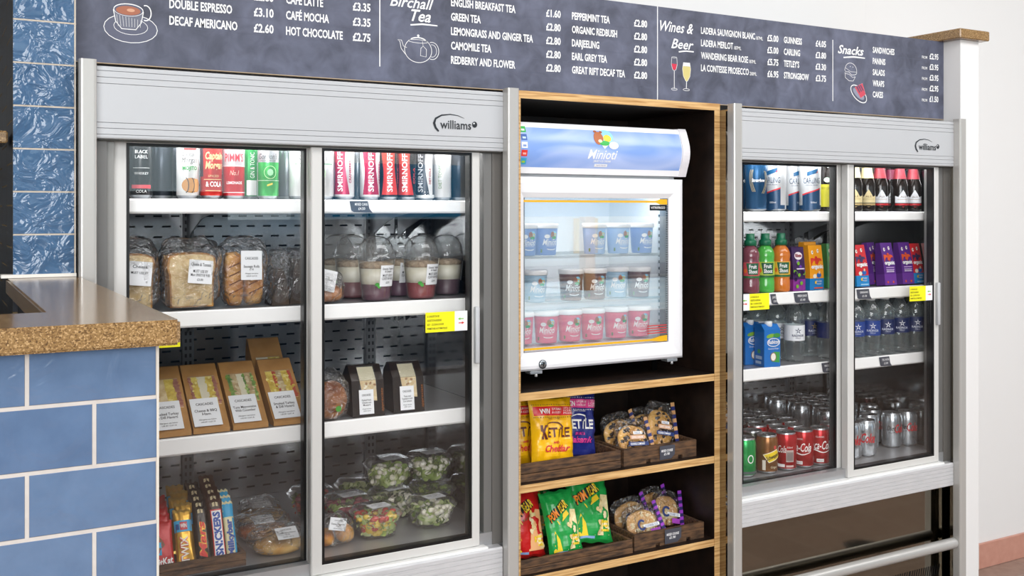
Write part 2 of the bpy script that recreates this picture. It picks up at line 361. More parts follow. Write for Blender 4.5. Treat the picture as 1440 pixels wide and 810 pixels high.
# ------------------------------------------------------------------ menu board
CH, nt, b = nodes('chalkboard'); L = nt.links.new
tc = N(nt, 'ShaderNodeTexCoord'); n1 = N(nt, 'ShaderNodeTexNoise', Scale=4, Detail=8, Distortion=.5); n2 = N(nt, 'ShaderNodeTexNoise', Scale=22, Detail=8, Distortion=.6)
L(tc.outputs['Object'], n1.inputs['Vector']); L(tc.outputs['Object'], n2.inputs['Vector'])
mu = N(nt, 'ShaderNodeMix'); mu.inputs[0].default_value = .45; L(n1.outputs['Fac'], mu.inputs[2]); L(n2.outputs['Fac'], mu.inputs[3])
rp = N(nt, 'ShaderNodeValToRGB'); rp.color_ramp.elements[0].position = .34; rp.color_ramp.elements[1].position = .68
rp.color_ramp.elements[0].color = rgb('#383b4a')+(1,); rp.color_ramp.elements[1].color = rgb('#6a6e83')+(1,)
L(mu.outputs[0], rp.inputs[0]); L(rp.outputs[0], b.inputs['Base Color']); b.inputs['Roughness'].default_value = .55
BY = .063
board = MB(); board.box(.257, 2.9595, BY, BY+.012, 1.7632, 2.0232, CH); board.box(.257, 2.9595, BY-.0005, BY+.012, 1.7618, 1.7634, mat('#b79f80', .6))
bo = board.build('menu_board', label='long slate grey chalk menu board with white lettering above the fridges', cat='menu board')
bF = lambda s, t, off=0: Vector((s, BY-off, t))
CAP = .0185
def row(k): return 1.9705-.0355*k
def col(mb, x, items, k0, w=None, al='L', h=CAP):
    xs = .605 if al == 'L' else .76
    for i, t in enumerate(items):
        if t: mb.text(bF, t, x, row(k0+i)-h/2, h, CHALK, al=al, xs=xs, bold=.028)
GH = mat('#5d6072', .7)
def guide(mb, a, b_, ks):
    for k in ks: mb.box(a, b_, BY-.0004, BY-.0003, row(k)-.0150, row(k)-.0145, GH)
m = MB()
col(m, .4463, ['AMERICANO', 'ESPRESSO', 'DOUBLE ESPRESSO', 'DECAF AMERICANO'], 0); col(m, .673, ['£2.60', '£2.60', '£3.10', '£2.60'], 0, al='R')
col(m, .7015, ['CAPPUCCINO', 'CAFÉ LATTE', 'CAFÉ MOCHA', 'HOT CHOCOLATE'], 0); col(m, .9055, ['£3.35', '£3.35', '£3.35', '£2.75'], 0, al='R')
guide(m, .446, .675, range(4)); guide(m, .70, .907, range(4)); m.build('coffee_lettering', bo)
m = MB()
m.text(bF, 'Birchall', .955, 1.946, .026, CHALK, w=.115, shear=.35, bold=.012); m.text(bF, 'Tea', 1.0102, 1.915, .028, CHALK, w=.052, shear=.35, bold=.015)
m.stroke(bF, [(1.0084, 1.9045), (1.04, 1.909), (1.0804, 1.9085)], lambda q: .0045*(1-.7*abs(q-.4)), CHALK)
col(m, 1.1172, ['ENGLISH BREAKFAST TEA', 'GREEN TEA', 'LEMONGRASS AND GINGER TEA', 'CAMOMILE TEA', 'REDBERRY AND FLOWER'], 0)
col(m, 1.4372, ['£1.60']+['£2.80']*4, 0, al='R')
col(m, 1.4722, ['PEPPERMINT TEA', 'ORGANIC REDBUSH', 'DARJEELING', 'EARL GREY TEA', 'GREAT RIFT DECAF TEA'], 0); col(m, 1.7192, ['£2.80']*5, 0, al='R')
guide(m, 1.117, 1.438, range(5)); guide(m, 1.472, 1.72, range(5)); m.build('tea_lettering', bo)
m = MB()
m.text(bF, 'Wines &', 1.764, 1.957, .029, CHALK, w=.118, shear=.35, bold=.012); m.text(bF, 'Beer', 1.803, 1.912, .027, CHALK, w=.08, shear=.35, bold=.012)
m.stroke(bF, [(1.83, 1.903), (1.855, 1.907), (1.884, 1.907)], .0035, CHALK)
for i, (t, q) in enumerate((('LADERA SAUVIGNON BLANC', '187ML'), ('LADERA MERLOT', '187ML'), ('WANDERING BEAR ROSE', '187ML'), ('LA CONTESSE PROSECCO', '200ML'))):
    ww = glyphs(t, .022)[2]*CAP*1.43*.588
    m.text(bF, t, 1.9102, row(i)-CAP/2, CAP, CHALK, w=ww, bold=.022); m.text(bF, q, 1.9102+ww+.004, row(i)-CAP/2, .010, CHALK, w=.027, bold=.01)
col(m, 2.2085, ['£5.00', '£5.00', '£5.75', '£6.95'], 0, al='R')
col(m, 2.2306, ['GUINNESS', 'CARLING', "TETLEY'S", 'STRONGBOW'], 0); col(m, 2.4075, ['£4.05', '£3.80', '£3.30', '£3.75'], 0, al='R')
guide(m, 1.91, 2.209, range(4)); guide(m, 2.23, 2.408, range(4)); m.build('wine_lettering', bo)
m = MB(); m.text(bF, 'Snacks', 2.459, 1.948, .026, CHALK, w=.115, shear=.3, bold=.02)
m.stroke(bF, [(2.484, 1.936), (2.53, 1.941), (2.58, 1.9405)], lambda q: .0055*(1-.7*abs(q-.4)), CHALK)
col(m, 2.6156, ['SANDWICHES', 'PANINIS', 'SALADS', 'WRAPS', 'CAKES'], 0); col(m, 2.932, ['£2.95', '£3.95', '£3.95', '£2.95', '£1.50'], 0, al='R')
for i in range(5): m.text(bF, 'FROM', 2.876, row(i)-CAP/2-.001, .009, CHALK, w=.026, al='R', bold=.01)
guide(m, 2.615, 2.933, range(5)); m.build('snack_lettering', bo)
for x, z0, z1 in ((.9293, 1.7986, 2.0232), (1.7553, 1.7634, 2.0232), (2.4374, 1.797, 1.987)):
    m = MB(); m.box(x-.0012, x+.0012, BY-.0006, BY, z0, z1, CHALK); m.build('divider', bo)
# chalk drawings
m = MB(); F = bF
m.disc(F, .3683, 1.839, .0535, .030, GH, .0003, 30); m.arc(F, .3683, 1.839, .0535, .030, 0, 2*pi, .0014, CHALK); m.arc(F, .3683, 1.843, .034, .017, 0, 2*pi, .001, CHALK)
m.poly(F, [(.3335, 1.876), (.338, 1.852), (.35, 1.837), (.378, 1.837), (.389, 1.852), (.3935, 1.876)], mat('#6b6e7d', .7), .0008)
m.stroke(F, [(.3335, 1.876), (.338, 1.852), (.35, 1.837), (.378, 1.837), (.389, 1.852), (.3935, 1.876)], .0016, CHALK, .001)
for k in range(9): m.stroke(F, [(.34+k*.006, 1.866-.001*k), (.343+k*.0055, 1.842)], .0006, CHALK, .001)
m.disc(F, .3635, 1.8775, .030, .0135, CHALK, .0012, 24); m.disc(F, .3635, 1.877, .0285, .012, GH, .0013, 24); m.disc(F, .363, 1.876, .0245, .0095, mat('#a5674f', .7), .0014, 24)
m.disc(F, .368, 1.877, .008, .0035, mat('#d2a083', .7), .0015); m.arc(F, .398, 1.874, .011, .016, -1.9, 1.9, .0022, CHALK, .0009)
m.build('cup_drawing', bo)
m = MB()
m.arc(F, 1.029, 1.845, .036, .030, 0, 2*pi, .0014, CHALK, n=32); m.arc(F, 1.029, 1.868, .021, .008, .1, 3.0, .0012, CHALK); m.arc(F, 1.029, 1.8665, .026, .004, 0, 2*pi, .001, CHALK); m.disc(F, 1.029, 1.880, .003, .003, CHALK)
m.stroke(F, [(.996, 1.832), (.984, 1.846), (.981, 1.862), (.975, 1.866), (.985, 1.866), (.99, 1.852), (.999, 1.849)], .0013, CHALK)
m.arc(F, 1.066, 1.846, .018, .021, -1.9, 1.9, .0013, CHALK); m.arc(F, 1.066, 1.846, .012, .015, -1.8, 1.8, .001, CHALK)
m.stroke(F, [(1.04, 1.868), (1.042, 1.856)], .0008, CHALK); m.stroke(F, [(1.042, 1.856), (1.036, 1.85), (1.035, 1.832), (1.05, 1.83), (1.051, 1.848)], .0012, CHALK, closed=True)
m.build('teapot_drawing', bo)
m = MB()
x, z = 1.814, 1.0
m.stroke(F, [(1.805, 1.886), (1.8035, 1.866), (1.808, 1.852), (1.814, 1.848), (1.820, 1.852), (1.8245, 1.866), (1.823, 1.886)], .0011, CHALK); m.arc(F, 1.814, 1.886, .009, .0016, 0, 2*pi, .0008, CHALK)
m.poly(F, [(1.8045, 1.868), (1.808, 1.854), (1.814, 1.850), (1.820, 1.854), (1.8235, 1.868)], mat('#c8304a', .7), .0005); m.stroke(F, [(1.814, 1.848), (1.814, 1.798)], .0018, CHALK); m.arc(F, 1.814, 1.797, .0105, .0028, 0, 2*pi, .0011, CHALK)
m.build('wine_glass_drawing', bo)
m = MB(); pts = [(1.846, 1.874), (1.843, 1.856), (1.846, 1.836), (1.855, 1.822), (1.861, 1.822), (1.870, 1.836), (1.8725, 1.856), (1.8695, 1.874)]
m.poly(F, pts, mat('#cdc07a', .7), .0005); m.poly(F, [pts[0], (1.844, 1.864), (1.872, 1.864), pts[-1]], mat('#d9dade', .7), .0008); m.stroke(F, pts, .0011, CHALK, .001, True)
m.stroke(F, [(1.858, 1.822), (1.857, 1.800)], .0022, CHALK); m.arc(F, 1.857, 1.798, .0115, .003, 0, 2*pi, .0012, CHALK); m.build('beer_glass_drawing', bo)
m = MB(); G = skewF(F, 2.5157, 1.8925, -.25)
m.arc(G, 0, .006, .026, .022, .15, 3.0, .0014, CHALK); m.stroke(G, [(-.026, .009), (-.027, -.002), (-.02, -.006), (-.008, -.002), (.006, -.008), (.02, -.003), (.027, .003), (.026, .009)], .0014, CHALK)
m.stroke(G, [(-.026, .006), (0, .001), (.026, .008)], .001, CHALK); m.stroke(G, [(-.022, -.012), (-.005, -.009), (.012, -.014), (.024, -.008)], .0012, CHALK)
m.stroke(G, [(-.024, -.008), (-.018, -.024), (0, -.029), (.018, -.024), (.024, -.008)], .0014, CHALK); m.disc(G, -.006, .016, .0014, .0014, CHALK); m.disc(G, .006, .018, .0014, .0014, CHALK)
m.build('burger_drawing', bo)
m = MB(); G = skewF(F, 2.554, 1.829, -.55)
m.arc(G, 0, -.004, .040, .020, 0, 2*pi, .0028, CHALK, n=28); m.disc(G, 0, -.004, .029, .012, mat('#8d90a2', .7), .0004)
q = [(-.026, .004), (.014, -.010), (.026, .012), (-.004, .034)]
m.poly(G, q, mat('#c9485a', .7), .0008); m.stroke(G, q, .0012, mat('#d98d96', .7), .001, True)
for k in range(3): m.poly(G, [(-.023+k*.006, .010+k*.006), (.0+k*.005, .001+k*.007), (.003+k*.005, .004+k*.007), (-.020+k*.006, .014+k*.006)], mat('#454a66', .7), .0011)
m.build('cake_drawing', bo)
# ------------------------------------------------------------------ glass door fridges
SLOT, nt, b = nodes('slotted_back_panel'); L = nt.links.new
def mth(op, a, b_=None, c=None):
    n = N(nt, 'ShaderNodeMath', operation=op)
    for k, q in enumerate((a, b_, c)):
        if q is None: continue
        if isinstance(q, (int, float)): n.inputs[k].default_value = q
        else: L(q, n.inputs[k])
    return n.outputs[0]
tc = N(nt, 'ShaderNodeTexCoord'); sp = N(nt, 'ShaderNodeSeparateXYZ'); L(tc.outputs['Object'], sp.inputs[0])
rz = mth('DIVIDE', sp.outputs[2], .028); fl = mth('FLOOR', rz); fz = mth('SUBTRACT', rz, fl)
od = mth('MULTIPLY', mth('MODULO', fl, 2.0), .5)
rx = mth('ADD', mth('DIVIDE', sp.outputs[0], .0455), od); fx = mth('FRACT', mth('ADD', rx, 50.0))
inx = mth('MULTIPLY', mth('GREATER_THAN', fx, .25), mth('LESS_THAN', fx, .75)); inz = mth('MULTIPLY', mth('GREATER_THAN', fz, .40), mth('LESS_THAN', fz, .58))
s_ = mth('MULTIPLY', inx, inz)
mx = N(nt, 'ShaderNodeMix', data_type='RGBA'); L(s_, mx.inputs[0]); mx.inputs[6].default_value = rgb('#a9abae')+(1,); mx.inputs[7].default_value = rgb('#0c0c0e')+(1,)
L(mx.outputs[2], b.inputs['Base Color']); b.inputs['Roughness'].default_value = .2; b.inputs['Metallic'].default_value = .85
ALU_B = noisy('brushed_aluminium', '#cfd0d3', '#dcdcde', 60, .36, .03, .25, (.3, 1, 6))
FW = 1.005
def arrow(mb, F, s, t, d, m):
    mb.poly(F, [(s-.007*d, t-.0012), (s+.003*d, t-.0012), (s+.003*d, t+.0012), (s-.007*d, t+.0012)][::d], m); mb.poly(F, [(s+.002*d, t-.0035), (s+.009*d, t), (s+.002*d, t+.0035)][::d], m)
def sticker(parent, x0, y, z0, flip):
    F = plane((x0, y, z0)); mb = MB(); a, b_ = (.034, .112) if flip else (0, .078); c = (0, .034) if flip else (.078, .112)
    mb.patch(F, a, b_, 0, .048, YELLOW, .0004); mb.patch(F, c[0], c[1], 0, .048, PAPER, .0004)
    for k, t in enumerate(('SI CHIUDE DA SE', 'SELBSTSCHLIESSEND', 'SELF - CLOSING DOOR', 'FERMETURE AUTOMATIQUE')):
        mb.text(F, t, a+.004, .036-.0098*k, .0048, INK, xs=.62, bold=.01)
    arrow(mb, F, (c[0]+c[1])/2, .029, -1, mat('#7cbf3a', .5)); arrow(mb, F, (c[0]+c[1])/2, .019, 1, mat('#d8322c', .5))
    mb.build('sticker', parent, label='yellow self closing notice')
def make_door(fr, x0, x1, g0, g1, y0, y1, handle_x, stick):
    d = MB(); Z0, Z1, gz0, gz1 = .6335, 1.63, .662, 1.592
    for a, b_ in ((x0, g0-.005), (g1+.005, x1)): d.cbox(a, b_, y0, y1, Z0, Z1, FRAME, .0025)
    d.cbox(x0+.002, x1-.002, y0+.0004, y1, Z0, gz0-.006, FRAME, .002); d.box(x0+.002, x1-.002, y0+.0004, y1, gz1+.006, Z1, FRAME)
    do = d.build('door', fr)
    g = MB(); yb = y0+.004
    for a, b_, c, e in ((g0-.0065, g0, gz0-.008, gz1+.008), (g1, g1+.0065, gz0-.008, gz1+.008), (g0, g1, gz0-.008, gz0), (g0, g1, gz1, gz1+.008)): g.box(a, b_, yb-.0025, y1-.002, c, e, BLK)
    g.build('gasket', do, label='black rubber gasket')
    g = MB(); g.box(g0-.002, g1+.002, yb+.001, yb+.006, gz0-.002, gz1+.002, GLASS); g.build('glass', do, label='clear glass pane')
    h = MB(); h.cbox(handle_x-.006, handle_x+.006, y0-.012, y0+.001, 1.083, 1.222, ALU_W, .003, seg=2); h.build('handle', do)
    sticker(do, stick[0], yb, 1.1645, stick[1])
    return do
def make_fridge(x0, label, shelves, dx):
    fr = thing('glass_door_fridge', label, 'fridge', (x0, 0, 0), 0, 'pair of glass door fridges')
    W = FW
    for a, sgn in ((0, 1), (W-.033, -1)):
        r = .006; p = [(a, .0018)]
        p += [(a+r-r*cos(k*pi/8), -.025+r-r*sin(k*pi/8)) for k in range(5)]
        p += [(a+.033-r+r*sin(k*pi/8), -.025+r-r*cos(k*pi/8)) for k in range(5)]+[(a+.033, .0018)]
        mb = MB(); mb.prism(p, 'z', 0, 1.7575, ALU_P); mb.build('post', fr)
    for a in (0.0005, W-.0125):
        mb = MB(); mb.box(a, a+.012, .0022, .66, .02, 1.742, STEEL_MIR); mb.build('side_panel', fr)
    # header fascia with its grooves
    zs = [1.6015, 1.6105, 1.623, 1.6345, 1.7134, 1.726, 1.739, 1.7488]; p = [(.012, 1.6015), (.003, 1.6017), (.0005, 1.6035), (0, 1.606)]
    for z in zs[1:-1]: p += [(0, z-.0007), (.0022, z), (0, z+.0007)]
    p += [(0, 1.746), (.001, 1.748), (.004, 1.7488), (.012, 1.7488)]
    mb = MB(); mb.prism(p, 'x', .0332, W-.0332, ALU_W); hd = mb.build('header_fascia', fr)
    mb = MB(); mb.box(.0125, W-.0125, .03, .66, 1.655, 1.742, LINER); mb.box(.034, W-.034, .0125, .03, 1.6015, 1.742, DARKG); mb.box(.034, W-.034, .0121, .04, 1.599, 1.6014, mat('#45453f', .5)); mb.build('canopy', fr)
    mb = MB(); F = plane((.782, -.0003, 1.6445)); LG = mat('#22262b', .4)
    mb.text(F, 'williams', .018, .008, .0205, LG, w=.083, bold=.012)
    mb.stroke(F, [(.014, .0005), (.006, .009), (.002, .020), (.006, .031), (.022, .0395), (.045, .0425), (.065, .0405), (.082, .0345)], lambda q: .0066*(1-abs(q-.25))**2+.0004, LG)
    mb.disc(F, .1105, .0205, .0072, .0075, LG); mb.disc(F, .1085, .0232, .0024, .0018, mat('#d9dcdf', .4), .001)
    mb.build('logo', fr)
    # cabinet lining
    mb = MB(); mb.box(.0127, W-.0127, .642, .652, .64, 1.654, SLOT); mb.build('back_panel', fr)
    mb = MB()
    for a in (.0125, W-.0285): mb.box(a, a+.016, .09, .642, .64, 1.655, MIRW)
    mb.box(.0127, W-.0127, .028, .642, .555, .6595, LINER); mb.build('liner', fr)
    for a in (.335, .862):
        mb = MB(); mb.box(a, a+.03, .6305, .642, .66, 1.655, mat('#6d6f72', .4, .6))
        for k in range(48): mb.box(a+.006, a+.012, .6302, .6306, .68+k*.02, .69+k*.02, BLK); mb.box(a+.018, a+.024, .6302, .6306, .68+k*.02, .69+k*.02, BLK)
        mb.build('shelf_upright', fr)
    # side channels beside the doors
    for a, b_, y, m in ((.0130, .058, .024, mat('#6f6e6c', .4, .3)), (.0585, .0735, .036, mat('#8a8986', .4, .3)), (.934, .9555, .03, ALU_D), (.956, .992, .026, mat('#76736f', .4, .2))):
        mb = MB(); mb.box(a, b_, y, .085, .6285, 1.601, m); mb.build('side_channel', fr)
    mb = MB(); mb.cbox(.034, .934, .004, .088, .6215, .6325, WHITE, .002); mb.build('door_track', fr)
    p = [(.03, .553), (.002, .553), (0, .555)]
    for z in (.566, .578, .590, .602, .614): p += [(0, z-.0005), (.0014, z), (0, z+.0005)]
    p += [(0, .6235), (.002, .628), (.03, .628)]
    mb = MB(); mb.prism(p, 'x', .0335, W-.0345, ALU_B); mb.build('plinth', fr)
    mb = MB(); mb.box(.0335, W-.0335, .045, .05, .015, .553, STEEL_MIR)
    for k in range(17):
        for q in (.62, .80):
            x = q+k*.011
            if x < .952: mb.add([(x, .0445, .215), (x+.005, .0445, .215), (x+.020, .0445, .284), (x+.015, .0445, .284)], [(0, 1, 2, 3)], BLK)
    mb.build('kick_panel', fr, label='polished steel kick panel')
    rp_ = [(-.002+.0165*cos(a), .365+.0175*sin(a)) for a in [2*pi*k/16 for k in range(16)]]
    mb = MB(); mb.prism(rp_, 'x', .0335, W-.0335, ALU, smooth=True); mb.build('bumper_rail', fr)
    make_door(fr, .070, .532, .1065, .483, .052, .080, .079, (.098, True))
    make_door(fr, .488+dx, .9175+dx*.4, .520+dx, .8895+dx*.4, .018, .046, .9055+dx*.4, (.772+dx, False))
    ld = bpy.data.lights.new('shelf_fill_light', 'AREA'); ld.shape = 'RECTANGLE'; ld.size = .86; ld.size_y = .03; ld.energy = 2.8; ld.color = (.96, .98, 1)  # fill light added under the canopy to brighten the shelves
    lo_ = bpy.data.objects.new('shelf_fill_light', ld); C.objects.link(lo_); lo_.parent = fr; lo_.location = (W/2, .094, 1.648); lo_.rotation_euler = (radians(14), 0, 0)
    # shelves
    for z, hh, cards in shelves:
        mb = MB(); mb.box(.03, W-.03, .100, .60, z-.006, z-.0005, LINER)
        for a in (.045, .335, .862, W-.055):
            q = [(.63, z-.006), (.11, z-.006), (.13, z-.016), (.30, z-.026), (.46, z-.045), (.57, z-.08), (.63, z-.11)]; mb.prism(q, 'x', a+.012, a+.015, mat('#8b8d90', .4, .5))
        sh = mb.build('shelf', fr)
        mb = MB(); q = [(.100, z), (.094, z), (.092, z-.003), (.090, z-hh+.004), (.093, z-hh), (.100, z-hh)]; mb.prism(q, 'x', .032, W-.032, RAIL); rl = mb.build('price_rail', sh)
        for u, wd, l1, l2 in cards:
            xa = px(u, .088)-x0; F = plane((xa, .0895, z-hh+.003), (1, 0, 0), (0, .05, 1)); mb = MB()
            q = [(0, hh-.006), (.004, .004), (.010, 0), (wd, -.002), (wd-.008, .008), (wd-.012, hh-.006)]
            mb.poly(F, q, CARD, .0006); mb.text(F, l1, wd*.5, hh*.48, .0062, CHALK, w=wd*.55, al='C', off=.0012, bold=.02); mb.text(F, l2, wd*.52, hh*.16, .0062, CHALK, w=wd*.3, al='C', off=.0012, bold=.02)
            mb.build('price_card', sh)
    return fr
LX, RX = .2575, 1.9555
fl_ = make_fridge(LX, 'silver glass door fridge of sandwiches, salads and slim cans, left of the plywood shelves', [(1.482, .032, [(492, .058, 'MIXED CANS', '£4.50')]), (1.2365, .036, []), (.961, .038, [])], 0)
fr_ = make_fridge(RX, 'silver glass door fridge of bottles and soft drink cans, right of the plywood shelves', [(1.4535, .030, []), (1.208, .037, [(1084, .034, 'JUICE', '£1.50'), (1117, .07, 'FRESH JUICE', '£1.60'), (1205, .07, 'ORGANIC', '£1.30')]), (.984, .036, [(1156, .05, 'WATER', '£1.25'), (1237, .06, 'STILL WATER', '£1.50')])], .012)

# ------------------------------------------------------------------ plywood shelf unit
su = thing('plywood_shelf_unit', 'dark film faced plywood shelving between the two glass door fridges', 'shelf unit')
def ply_panel(name, x0, x1, z0, z1, y0=.033, y1=.462):
    mb = MB(); mb.box(x0, x1, y0+.0012, y1, z0, z1, FILM); mb.box(x0, x1, y0, y0+.0012, z0, z1, PLY); return mb.build(name, su)
ply_panel('side_panel', 1.2788, 1.2988, 0, 1.741); ply_panel('side_panel', 1.9352, 1.9552, 0, 1.741); ply_panel('top_panel', 1.2788, 1.9552, 1.741, 1.7605)
for z in (.994, .7605, .5252, .12): ply_panel('shelf', 1.2992, 1.9348, z-.02, z, .034, .446)
mb = MB(); mb.box(1.2992, 1.9348, .447, .461, 0, 1.741, FILM); mb.build('back_panel', su)

# ------------------------------------------------------------------ ice cream display freezer
FX0, FX1 = 1.3015, 1.8760
fz = thing('display_freezer', 'white countertop ice cream freezer with a blue sign on the plywood shelf', 'freezer', (0, 0, .9944))
FRW = mat('#f1f1f4', .35); FIN = mat('#f3f5f6', .5)
BZ = -.994
mb = MB()
for a in ((FX0+.004, FX1-.004, .425, .438, .055, .69), (FX0+.004, FX0+.03, .137, .425, .055, .69), (FX1-.03, FX1-.004, .137, .425, .055, .69), (FX0+.03, FX1-.03, .137, .425, .055, .098), (FX0+.03, FX1-.03, .137, .425, .515, .69)): mb.box(*a, FIN)
mb.build('cabinet', fz)
def disp_light():
    d = bpy.data.lights.new('freezer_lamp', 'AREA'); d.shape = 'RECTANGLE'; d.size = .5; d.size_y = .03; d.energy = .75; d.color = (.93, .98, 1)
    o = bpy.data.objects.new('freezer_lamp', d); C.objects.link(o); o.parent = fz; o.location = (1.59, .16, .508); o.rotation_euler = (radians(25), 0, 0)
disp_light()
# door
D = MB(); y0, y1 = .095, .134; zb, zt, gb, gt = 1.036-.994, 1.545-.994, 1.083-.994, 1.4905-.994; ga, gb_ = FX0+.048, FX1-.048
def rail(o, i, flip):
    pass
for quad in (((FX0, zb), (FX1, zb), (gb_, gb), (ga, gb)), ((FX1, zb), (FX1, zt), (gb_, gt), (gb_, gb)), ((FX1, zt), (FX0, zt), (ga, gt), (gb_, gt)), ((FX0, zt), (FX0, zb), (ga, gb), (ga, gt))):
    o0, o1, i1, i0 = quad
    def mid(a, b_, t): return (a[0]+(b_[0]-a[0])*t, a[1]+(b_[1]-a[1])*t)
    lay = [(o0, o1, y1), (o0, o1, y0+.008), (mid(o0, i0, .12), mid(o1, i1, .12), y0+.002), (mid(o0, i0, .3), mid(o1, i1, .3), y0), (mid(o0, i0, .75), mid(o1, i1, .75), y0+.002), (i0, i1, y0+.010), (i0, i1, y1)]
    vs = []
    for a, b_, y in lay: vs += [(a[0], y, a[1]), (b_[0], y, b_[1])]
    D.add(vs, [(2*k, 2*k+1, 2*k+3, 2*k+2) for k in range(len(lay)-1)]+[(12, 13, 1, 0)], FRW)
dr = D.build('door', fz)
g = MB(); g.box(ga-.002, gb_+.002, y0+.0125, y0+.0165, gb-.002, gt+.002, GLASS2); g.box(ga-.002, gb_+.002, y0+.028, y0+.031, gb-.002, gt+.002, GLASS2); g.build('glass', dr)
G_ = mat('#e8b112', .45); F = plane((ga, y0+.0122, gb)); H_ = gt-gb; W_ = gb_-ga
g = MB(); g.poly(F, [(0, H_-.012), (W_-.045, H_-.012), (W_-.03, H_-.017), (W_-.004, H_-.017), (W_-.004, H_-.002), (W_-.03, H_-.002), (W_-.045, H_-.0065), (0, H_-.0065)], G_, .0004); g.build('yellow_edging', dr, label='yellow edging along the top of the glass')
g = MB(); g.poly(F, [(0, .006), (W_-.06, .006), (W_-.03, .003), (W_-.004, .003), (W_-.004, .02), (W_-.03, .018), (W_-.06, .0115), (0, .0115)], G_, .0004); g.build('yellow_edging', dr, label='yellow edging along the bottom of the glass')
g = MB(); g.patch(F, W_-.066, W_-.006, H_-.034, H_-.018, BLK, .0005); g.text(F, 'VITRIFRIGO', W_-.062, H_-.029, .0065, CHALK, w=.05, off=.0009, bold=.01); g.build('door_label', dr)
g = MB()
for k in range(4): g.patch(F, W_-.075, W_-.006, .026+k*.007, .029+k*.007, mat('#c8413c', .5), .0005, 9)
g.build('warning_print', dr, label='red warning print on the glass')
g = MB(); g.lathe([(.012, 0), (.012, .004), (.008, .006), (.0, .007)], mat('#9aa0a6', .2, .9), seg=20); g.box(-.0015, .0015, -.005, .005, .0066, .0074, BLK)
g.build('lock', dr, loc=(px(763, .095), .097, .058), rot=(pi/2, 0, 0))
for a in (ga+.001, gb_-.006):
    g = MB(); g.box(a, a+.005, y0+.014, y1+.004, gb, gt, mat('#8d8f92', .4, .4))
    if a > ga+.1:
        for k in range(60): g.box(gb_-.0062, gb_-.0008, y0+.0134, y0+.0142, gb+.006+k*.0065, gb+.009+k*.0065, BLK)
    g.build('seal', dr)
# sign box with a bowed front
S = MB(); zs0, zs1 = 1.5535-.994, 1.687-.994; prof = []
for k in range(13):
    t = k/12; prof.append((.092-.016*sin(pi*t), zs0+.012+(zs1-zs0-.022)*t))
full = [(.15, zs0), (.094, zs0), (.091, zs0+.011)]+prof[1:-1]+[(.091, zs1-.009), (.096, zs1), (.15, zs1)]
S.prism(full, 'x', FX0+.002, FX1-.006, FRW); so = S.build('sign_box', fz)
def bow(s, t, off=0):
    k = max(0, min(1, t)); y = .092-.016*sin(pi*k)
    return Vector((FX0+.002+s, y-.0006-off, zs0+.012+(zs1-zs0-.022)*k))
HH = zs1-zs0-.022; bowm = lambda s, t, off=0: bow(s, t/HH, off)
P_ = MB(); BL, nt, b = nodes('blue_sign_print'); L = nt.links.new
tc = N(nt, 'ShaderNodeTexCoord'); mp = N(nt, 'ShaderNodeMapping'); mp.inputs['Scale'].default_value = (2.2, 1, 9); L(tc.outputs['Object'], mp.inputs[0])
no = N(nt, 'ShaderNodeTexNoise', Scale=1.6, Detail=1.5, Distortion=1.5); L(mp.outputs[0], no.inputs['Vector']); rp = N(nt, 'ShaderNodeValToRGB')
rp.color_ramp.elements[0].position = .38; rp.color_ramp.elements[1].position = .68; rp.color_ramp.elements[0].color = rgb('#85a6e4')+(1,); rp.color_ramp.elements[1].color = rgb('#b3c6f2')+(1,)
L(no.outputs['Fac'], rp.inputs[0]); L(rp.outputs[0], b.inputs['Base Color']); b.inputs['Roughness'].default_value = .25
P_.patch(bowm, 0, FX1-FX0-.026, .004, HH-.003, BL, .0002, 1, 12)
cx_ = px(849, .072)-FX0-.002
GREENL, REDL = mat('#2bb24c', .4), mat('#e5392b', .4)
P_.text(bowm, 'Minioti', cx_, .030, .025, WHITE, w=.096, al='C', off=.0012, shear=.3, bold=.012); P_.text(bowm, 'JERSEY ICE CREAM', cx_, .0215, .005, WHITE, w=.056, al='C', off=.0012, bold=.02)
P_.patch(bowm, cx_-.022, cx_+.020, .009, .0165, WHITE, .0009); P_.text(bowm, 'THATS ITALIAN', cx_-.001, .0112, .0032, mat('#6d7fc0', .5), w=.032, al='C', off=.0014)
o_ = cx_+.004
LG_ = lambda x, z: (o_+x*1.3, .083+(z-.080)*1.12)
def ld_(x, z, rx, rz, m, off): P_.disc(bowm, *LG_(x, z), rx*1.3, rz*1.12, m, off, 20)
ld_(.006, .087, .020, .017, mat('#8fd0ee', .4), .0009); ld_(.010, .083, .010, .009, mat('#f3cf2a', .4), .0012); ld_(.002, .071, .013, .006, GREENL, .0014); ld_(-.012, .083, .012, .016, mat('#b5673a', .5), .0013); ld_(-.018, .099, .004, .003, mat('#a0562c', .5), .0014); ld_(-.004, .098, .004, .003, mat('#a0562c', .5), .0014)
P_.poly(bowm, [LG_(-.008, .069), LG_(.001, .057), LG_(.012, .068)], WHITE, .0011); ld_(.024, .066, .012, .009, WHITE, .0015); ld_(-.009, .076, .005, .004, mat('#f0d9c0', .5), .0016)
xi = px(737, .08)-FX0-.002
for k, (c1, c2) in enumerate((('#2bb24c', '#e9f5ea'), ('#1f55a5', '#bfe0f5'), ('#f0f3fa', '#7f9bd0'), ('#e5392b', '#f3b5ae'), ('#3aa6c9', '#9fd03a'))):
    z = .094-k*.0208; P_.patch(bowm, xi-.01, xi+.008, z, z+.016, mat(c1, .4), .0008); P_.patch(bowm, xi-.006, xi+.004, z+.004, z+.009, mat(c2, .4), .0012)
P_.build('sign_panel', so, label='blue printed sign panel')
e_ = MB(); q = [(.155, zs0-.001), (.093, zs0-.001), (.089, zs0+.010)]+[(a-.003, c) for a, c in prof[1:-1]]+[(.089, zs1-.008), (.095, zs1+.002), (.155, zs1+.002)]
